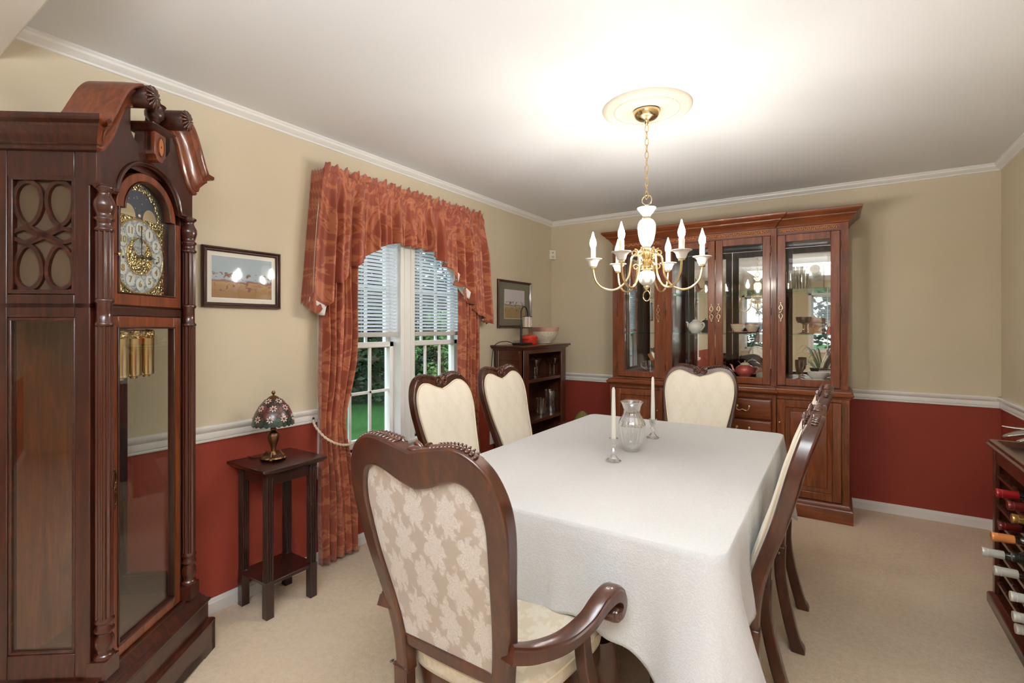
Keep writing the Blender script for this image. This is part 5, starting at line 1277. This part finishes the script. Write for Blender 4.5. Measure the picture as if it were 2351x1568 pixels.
def artmat(name, sky, mid, low, hz, obj=(120,70,60)):
    t = NT(name); tc = t.n('ShaderNodeTexCoord'); sp = t.n('ShaderNodeSeparateXYZ'); t.t.links.new(tc.outputs['Object'], sp.inputs[0])
    n = t.noise(tc.outputs['Object'], 45, 4, .6, .6); big = t.noise(tc.outputs['Object'], 16, 3, .6)
    z = t.mth('ADD', sp.outputs['Z'], t.mth('MULTIPLY', t.mth('SUBTRACT', big, .5), .05))
    f = t.mth('MULTIPLY', t.mth('ADD', t.mth('MULTIPLY', z, 9), .5+hz), 1, clamp=True)
    c = t.ramp(f, [(0, srgb(*low)), (.34, srgb(*mid)), (.42, srgb(*obj)), (.52, srgb(*sky))])
    band = t.mth('LESS_THAN', t.mth('ABSOLUTE', t.mth('ADD', sp.outputs['Z'], .02)), .045)
    m2 = t.mth('MULTIPLY', t.ramp(n, [(.54,(0,0,0)),(.58,(1,1,1))]), band)
    return t.bsdf(t.mix(m2, c, srgb(*obj)), .7)
picture('wide framed landscape print with white mat, between the tall clock and the window', -3.388, -3.002, 1.449, 1.740, .024, M['wood_dark'], M['outlet'], artmat('landscape_print', (170,188,200), (176,140,96), (146,108,66), .1), (.148, .100, 0, .002))
picture('upright framed bird print with grey-green mat above the bookcase', -.990, -.436, 1.346, 1.776, .022, M['wood_chair'], plain('grey_green_mat', (106,104,84), .8), artmat('bird_print', (206,202,210), (176,156,124), (156,128,70), .0, (104,70,62)), (.165, .128, .0, -.0), mat_inner=M['outlet'])
t = thing('motion_sensor', 'small ivory motion sensor high in the far left corner', 'sensor', (.032, -.030, 2.100), PI/4)
MB().box((-.034, -.004, -.048), (.034, .020, .048)).build('sensor_housing', M['outlet'], t, bevel=.006)
MB().box((-.006, -.006, .016), (.006, -.003, .024)).build('lens', M['black'], t); MB().box((-.016, -.006, -.036), (.016, -.003, -.012)).build('grille', plain('grey_lens', (190,184,170), .5), t, bevel=.002)
t = thing('wall_outlet', 'white wall outlet with a black plug on the red wall left of the bookcase', 'outlet', (0, -1.060, .405))
MB().box((0, -.036, -.058), (.006, .036, .058)).build('cover_plate', M['white'], t, bevel=.002)
MB().box((.006, -.017, -.030), (.008, .017, .030)).build('socket_face', M['outlet'], t, bevel=.002)
m = MB(); m.box((.008, -.014, .002), (.032, .014, .026)); m.tube(smooth_curve([(.03,0,.012),(.05,.01,-.005),(.045,.03,-.06),(.02,.03,-.14),(.01,.028,-.28)], 6), .003, 6); m.build('plug', M['black_plastic'], t)
# things on the floor beyond the bookcase
t = thing('round_cushion', 'olive green rounded cushion on the floor by the far wall, partly hidden by the table', 'cushion', (.435, -.17, 0))
m = MB(); m.ball((0,0,.275), .115, (1.0,.95,2.35), 24, 16); m.build('cushion_body', plain('olive_green_fabric', (132,118,62), .8), t)
m = MB(); m.box((-.035, -.08, 0), (.035, .08, .47)); tag(m.build('storage_box', plain('maroon_box', (84,30,44), .5), bevel=.015, loc=(.36, -.40, 0)), 'maroon storage box between the bookcase and the olive cushion', 'box')

# ================= wine rack =================
RK = thing('wine_rack', 'dark wooden wine rack with tray top along the right wall', 'wine rack', (3.235, -1.90, 0)); Rw = M['wood_book']
ry0, ry1 = -.78, .705; xf, xb = -.115, .145
m = MB(); m.stack([(.022,0),(.022,.044),(.016,.052),(.004,.058),(0,.064)], [(xf, ry0), (xb, ry0), (xb, ry1), (xf, ry1)]); m.build('rack_plinth', Rw, RK, bevel=.002)
bb('end_panel', ((xf, ry1-.020, .06), (xb, ry1, .765)), par=RK, mat=Rw)
bb('end_panel', ((xf, ry0, .06), (xb, ry0+.02, .765)), par=RK, mat=Rw)
bb('corner_stile', ((xf-.004, ry1-.034, .06), (xf+.016, ry1+.004, .765)), par=RK, mat=Rw)
bb('corner_stile', ((xf-.004, ry0-.004, .06), (xf+.016, ry0+.034, .765)), par=RK, mat=Rw)
bb('top_rail', ((xf-.002, ry0, .700), (xf+.016, ry1, .765)), par=RK, mat=Rw)
m = MB(); m.stack([(.0,.752),(.008,.758),(.010,.768),(.024,.774),(.026,.782),(.018,.788),(.016,.800),(.006,.804)], [(xf, ry0), (xb, ry0), (xb, ry1), (xf, ry1)], cap=False)
m.stack([(.006,.804),(-.010,.802),(-.012,.772)], [(xf, ry0), (xb, ry0), (xb, ry1), (xf, ry1)], cap=False); m.build('tray_frame', Rw, RK, smooth=30)
MB().box((xf-.004, ry0+.0, .764), (xb, ry1-.0, .776)).build('tray_bottom', M['wood_black'], RK)
bb('rack_back', ((xb-.006, ry0, .06), (xb, ry1, .76)), par=RK, mat=Rw)
ROWS = (.665, .592, .520, .448, .376, .304, .232, .150)
for z in ROWS:
    m = MB()
    for x in (xf+.012, xb-.05):
        m.box((x-.007, ry0+.02, z-.036), (x+.007, ry1-.02, z-.022))
        k = ry0+.05
        while k < ry1-.02: m.box((x-.007, k-.004, z-.024), (x+.007, k+.004, z-.012)); k += .105
    m.build('bottle_rail', Rw, RK, smooth=None)
GB = {'dark': NT('dark_bottle_glass').bsdf(srgb(20,16,14), .08, coat=.6), 'clear': glassmat('pale_bottle_glass', (.80,.82,.66,1), .14, .9, 2), 'green': NT('green_bottle_glass').bsdf(srgb(44,48,34), .1, coat=.6)}
M['label'] = plain('cream_paper_label', (224,214,190), .7)
protos = {}
def bottle(x, y, z, cap, gk, label, tilt=0, foil=1, capname='plain'):
    key = (cap, gk)
    if key not in protos:
        t = thing('wine_bottle', label, 'bottle', (x, y, z), 0, 'wine bottles in the rack')
        # axis along +x, neck tip at the origin
        lath('bottle_glass', [(0,.002),(.0135,.002),(.0145,.010),(.0135,.014),(.0135,.075),(.016,.095),(.030,.125),(.0365,.145),(.037,.16),(.037,.27),(.033,.278),(0,.272)], GB[gk], t, axis='x')
        c_ = NT('foil_'+cap); cc = {'red': (150,18,24), 'darkred': (104,24,20), 'rose': (150,70,56), 'gold': (206,160,84), 'orange': (222,140,74), 'black': (40,38,34), 'white': (222,220,210), 'cream': (206,204,190)}[cap]
        c_.bsdf(srgb(*cc), .35, .7 if cap == 'gold' else .1, coat=.3)
        f_ = lath('foil_capsule', [(0,0),(.0150,0),(.0158,.003),(.0156,.011),(.0146,.014),(.0145,.060),(.0138,.062),(.0135,.062)], c_.m, t, axis='x')
        m = MB(); m.lathe([(.0159,.004),(.0162,.005),(.0159,.006)], 28, axis='x'); m.lathe([(.0150,.016),(.0154,.017),(.0150,.018)], 28, axis='x'); m.build('foil_ridge', c_.m, f_)
        lath('paper_label', [(.0374,.170),(.0376,.170),(.0376,.250),(.0374,.250)], M['label'], t, axis='x')
        protos[key] = t
    else:
        t = dup(protos[key], (x, y, z), 0, label)
    t.rotation_euler = (0, tilt, random.uniform(-.03, .03)); t.scale = (1.08, 1.15, 1.15)
    return t
BT = [(3.02,-1.735,.677,'red','dark','wine bottle with bright red foil, topmost in the rack'),
 (3.04,-1.800,.650,'darkred','dark','wine bottle with dark red cap just under the bright red foil'),
 (3.06,-1.765,.592,'gold','green','wine bottle with crinkled gold foil in the rack'),
 (3.05,-1.631,.515,'darkred','dark','wine bottle with dull dark red capsule, farthest back in the rack'),
 (2.99,-1.816,.522,'orange','clear','clear bottle with orange capsule sticking out of the rack'),
 (3.04,-1.860,.470,'black','green','green bottle with black capsule below the orange one'),
 (2.98,-1.724,.424,'white','dark','dark bottle with white printed capsule sticking out farthest'),
 (3.05,-2.040,.520,'red','dark','dark bottle with red capsule at the right edge of the photo'),
 (2.99,-1.862,.405,'cream','clear','pale yellow bottle with cream capsule in the lower half of the rack'),
 (3.02,-1.930,.345,'white','clear','bottle with white capsule under the pale yellow one'),
 (3.01,-2.010,.305,'cream','green','bottle with cream capsule low in the rack near the plinth'),
 (3.03,-1.950,.236,'white','dark','bottle lowest in the rack just above the plinth')]
for b in BT: bottle(*b, tilt=0)
for k in range(4):
    lab = 'curved silver leaf-shaped server on the wine rack, '+('the highest one', 'the broad one', 'just under the broad one', 'nearest the camera')[k]
    m = MB(); px, py, pz = ((3.04, -1.72, .950), (3.04, -1.735, .912), (3.06, -1.83, .912), (3.12, -1.95, .85))[k]
    ln = .22; wd = (.018, .045, .035, .04)[k]
    def fn(u, v): 
        s = math.sin(PI*min(.985, u+.015))**.6
        return (ln*u, (v-.5)*2*wd*s, (.030*math.sin(PI*u)*(1 if k else -.4)+.020*u*(1 if k == 0 else 0))*1-(.018*(1-(2*v-1)**2)*s if k else 0))
    m.grid(fn, 24, 9); o = m.build('silver_server', M['silver'], smooth=180, solid=.003, loc=(px, py, pz)); tag(o, lab, 'serving piece', 'silver servers on the wine rack')
t = thing('silver_bowl', 'silver footed bowl holding the curved servers on the wine rack', 'bowl', (3.27, -1.90, .776))
lath('bowl', [(0,0),(.05,0),(.05,.006),(.02,.018),(.02,.03),(.06,.05),(.085,.085),(.088,.088),(.082,.086),(.055,.055),(0,.04)], M['silver'], t, seg=40)

# ================= living room behind the camera (seen in the cabinet mirror) =================
t = thing('lamp_table', 'square wooden lamp table in the living room, seen only in the cabinet mirror', 'table', (1.1, -8.1, 0))
MB().box((-.25, -.25, .55), (.25, .25, .58)).build('table_top', M['wood_dark'], t, bevel=.004)
for sx in (-1, 1):
    for sy in (-1, 1): MB().box((sx*.22-.02, sy*.22-.02, 0), (sx*.22+.02, sy*.22+.02, .55)).build('leg', M['wood_dark'], t)
t = thing('table_lamp', 'living room lamp with a pleated grey shade, seen in the cabinet mirror', 'lamp', (1.1, -8.1, .58))
lath('lamp_stem', [(0,0),(.08,0),(.08,.02),(.03,.04),(.06,.12),(.07,.2),(.03,.3),(.012,.34),(.012,.5),(0,.5)], M['porcelain'], t)
MB().lathe([(.20,.42),(.12,.68)], 32).build('lamp_shade', plain('grey_pleated_shade', (150,140,132), .8), t, solid=.003)
t = thing('potted_palm', 'potted palm with long arching leaves, seen in the cabinet mirror', 'plant', (2.30, -6.4, 0))
lath('pot', [(0,0),(.13,0),(.17,.28),(.16,.28),(.12,.26),(0,.26)], M['cork'], t)
m = MB(); random.seed(5)
for k in range(34):
    a = random.uniform(0, 2*PI); ln = random.uniform(.5, .85); h = random.uniform(.5, 1.15); wd = .028
    def fn(u, v): 
        r = ln*u**.9*.8; z = .28+h*u*(1.35-.75*u*u)
        return (r*math.cos(a)-(v-.5)*wd*math.sin(PI*min(.99, u*.9+.08))*math.sin(a), r*math.sin(a)+(v-.5)*wd*math.sin(PI*min(.99, u*.9+.08))*math.cos(a), z+.004*abs(v-.5))
    m.grid(fn, 12, 3)
m.build('fronds', M['outleaf'], t, smooth=180)
# ================= garden =================
g = MB(); g.box((-60, -40, -.7), (-.16, 60, -.62)); g.box((-60, -60, -.7), (60, -9.4, -.62)); o = g.build('ground_lawn', M['grass'], smooth=None); o.name = 'ground'; o['kind'] = 'structure'
def tree(loc, h, r, n, label, mat, seed, low=.2, name='tree', leaf=.15):
    rd = random.Random(seed); t = thing(name, label, 'tree' if name == 'tree' else 'shrub', loc, 0, 'trees and shrubs in the garden')
    m = MB(); m.tube([(0,0,0),(.05,.02,h*.3),(0,.05,h*.6),(.02,0,h*.9)], [.12*h/5,.10*h/5,.06*h/5,.02*h/5], 8)
    for k in range(6):
        a = rd.uniform(0, 6.3); z = h*rd.uniform(.3, .7); m.tube([(0,0,z),(r*.4*math.cos(a), r*.4*math.sin(a), z+h*.1)], [.04*h/5, .01], 5)
    m.build('trunk', M['bark'], t)
    m = MB(); cl = [(rd.gauss(0, .42)*r, rd.gauss(0, .42)*r, h*(low+(1-low)*rd.random()), rd.uniform(.25, .5)*r) for _ in range(26)]
    for k in range(n):
        c = rd.choice(cl); d = Vector((rd.gauss(0,1), rd.gauss(0,1), rd.gauss(0,1))).normalized()*c[3]*rd.uniform(.7, 1.05)
        p = Vector(c[:3])+d; s = leaf*rd.uniform(.6, 1.3); u = Vector((rd.gauss(0,1), rd.gauss(0,1), rd.gauss(0,.5))).normalized(); v_ = u.cross(Vector((rd.gauss(0,1), rd.gauss(0,1), rd.gauss(0,1)))).normalized()
        if p.z < .1: p.z = .1
        V = [m.bm.verts.new(q) for q in (p-u*s, p+v_*s*.45, p+u*s, p-v_*s*.45)]; m.face(V)
    m.build('foliage', mat, t, smooth=None)
G = -.62
tree((-9.5, 2.2, G), 7, 2.6, 5200, 'dark leafy tree beyond the lawn, seen through the left half of the window', M['outleaf'], 1, .02)
tree((-10.5, 6.8, G), 8, 3.0, 5200, 'tall dark tree beyond the lawn, seen through the right half of the window', M['outleaf'], 2, .02)
tree((-7.2, 8.2, G), 7, 2.4, 5200, 'dark tree behind the right window pane', M['outleaf'], 3, .02)
tree((-13.5, 4.2, G), 9, 3.4, 5200, 'large dark tree at the back of the garden between two nearer trees', M['outleaf'], 4, .0)
tree((-13.5, -.8, G), 9, 3.4, 4200, 'large tree at the back of the garden, leftmost through the window', M['outleaf'], 5, .0)
tree((-5.4, .75, G), 1.75, .62, 2600, 'light green shrub on the lawn low in the left half of the window', M['outleaf2'], 6, .1, 'shrub', .06)
tree((-5.6, 4.6, G), 2.2, .7, 2600, 'light green shrub on the lawn in the right half of the window', M['outleaf2'], 7, .1, 'shrub', .06)
tree((-17, 10, G), 10, 4.5, 4200, 'far dark tree behind the others, rightmost through the window', M['outleaf'], 8, .0)
tree((-8.0, 4.0, G), 3.2, 1.5, 5000, 'dense dark bush at the lawn edge, seen through the middle of the left lower sash', M['outleaf'], 9, .02, 'shrub', .11)
tree((-11.0, 9.6, G), 3.6, 1.8, 5000, 'dense dark bush at the lawn edge, seen through the right lower sash', M['outleaf'], 10, .02, 'shrub', .12)
tree((-9.6, -.6, G), 3.4, 1.7, 5000, 'dense dark bush at the lawn edge beside the left curtain', M['outleaf'], 11, .02, 'shrub', .12)
for k in range(3):
    tree((.6+2.0*k, -15-k, G), 6, 2.2, 2200, 'tree outside the living room windows, %s' % ('left one', 'middle one', 'right one')[k], M['outleaf'], 20+k, .05)
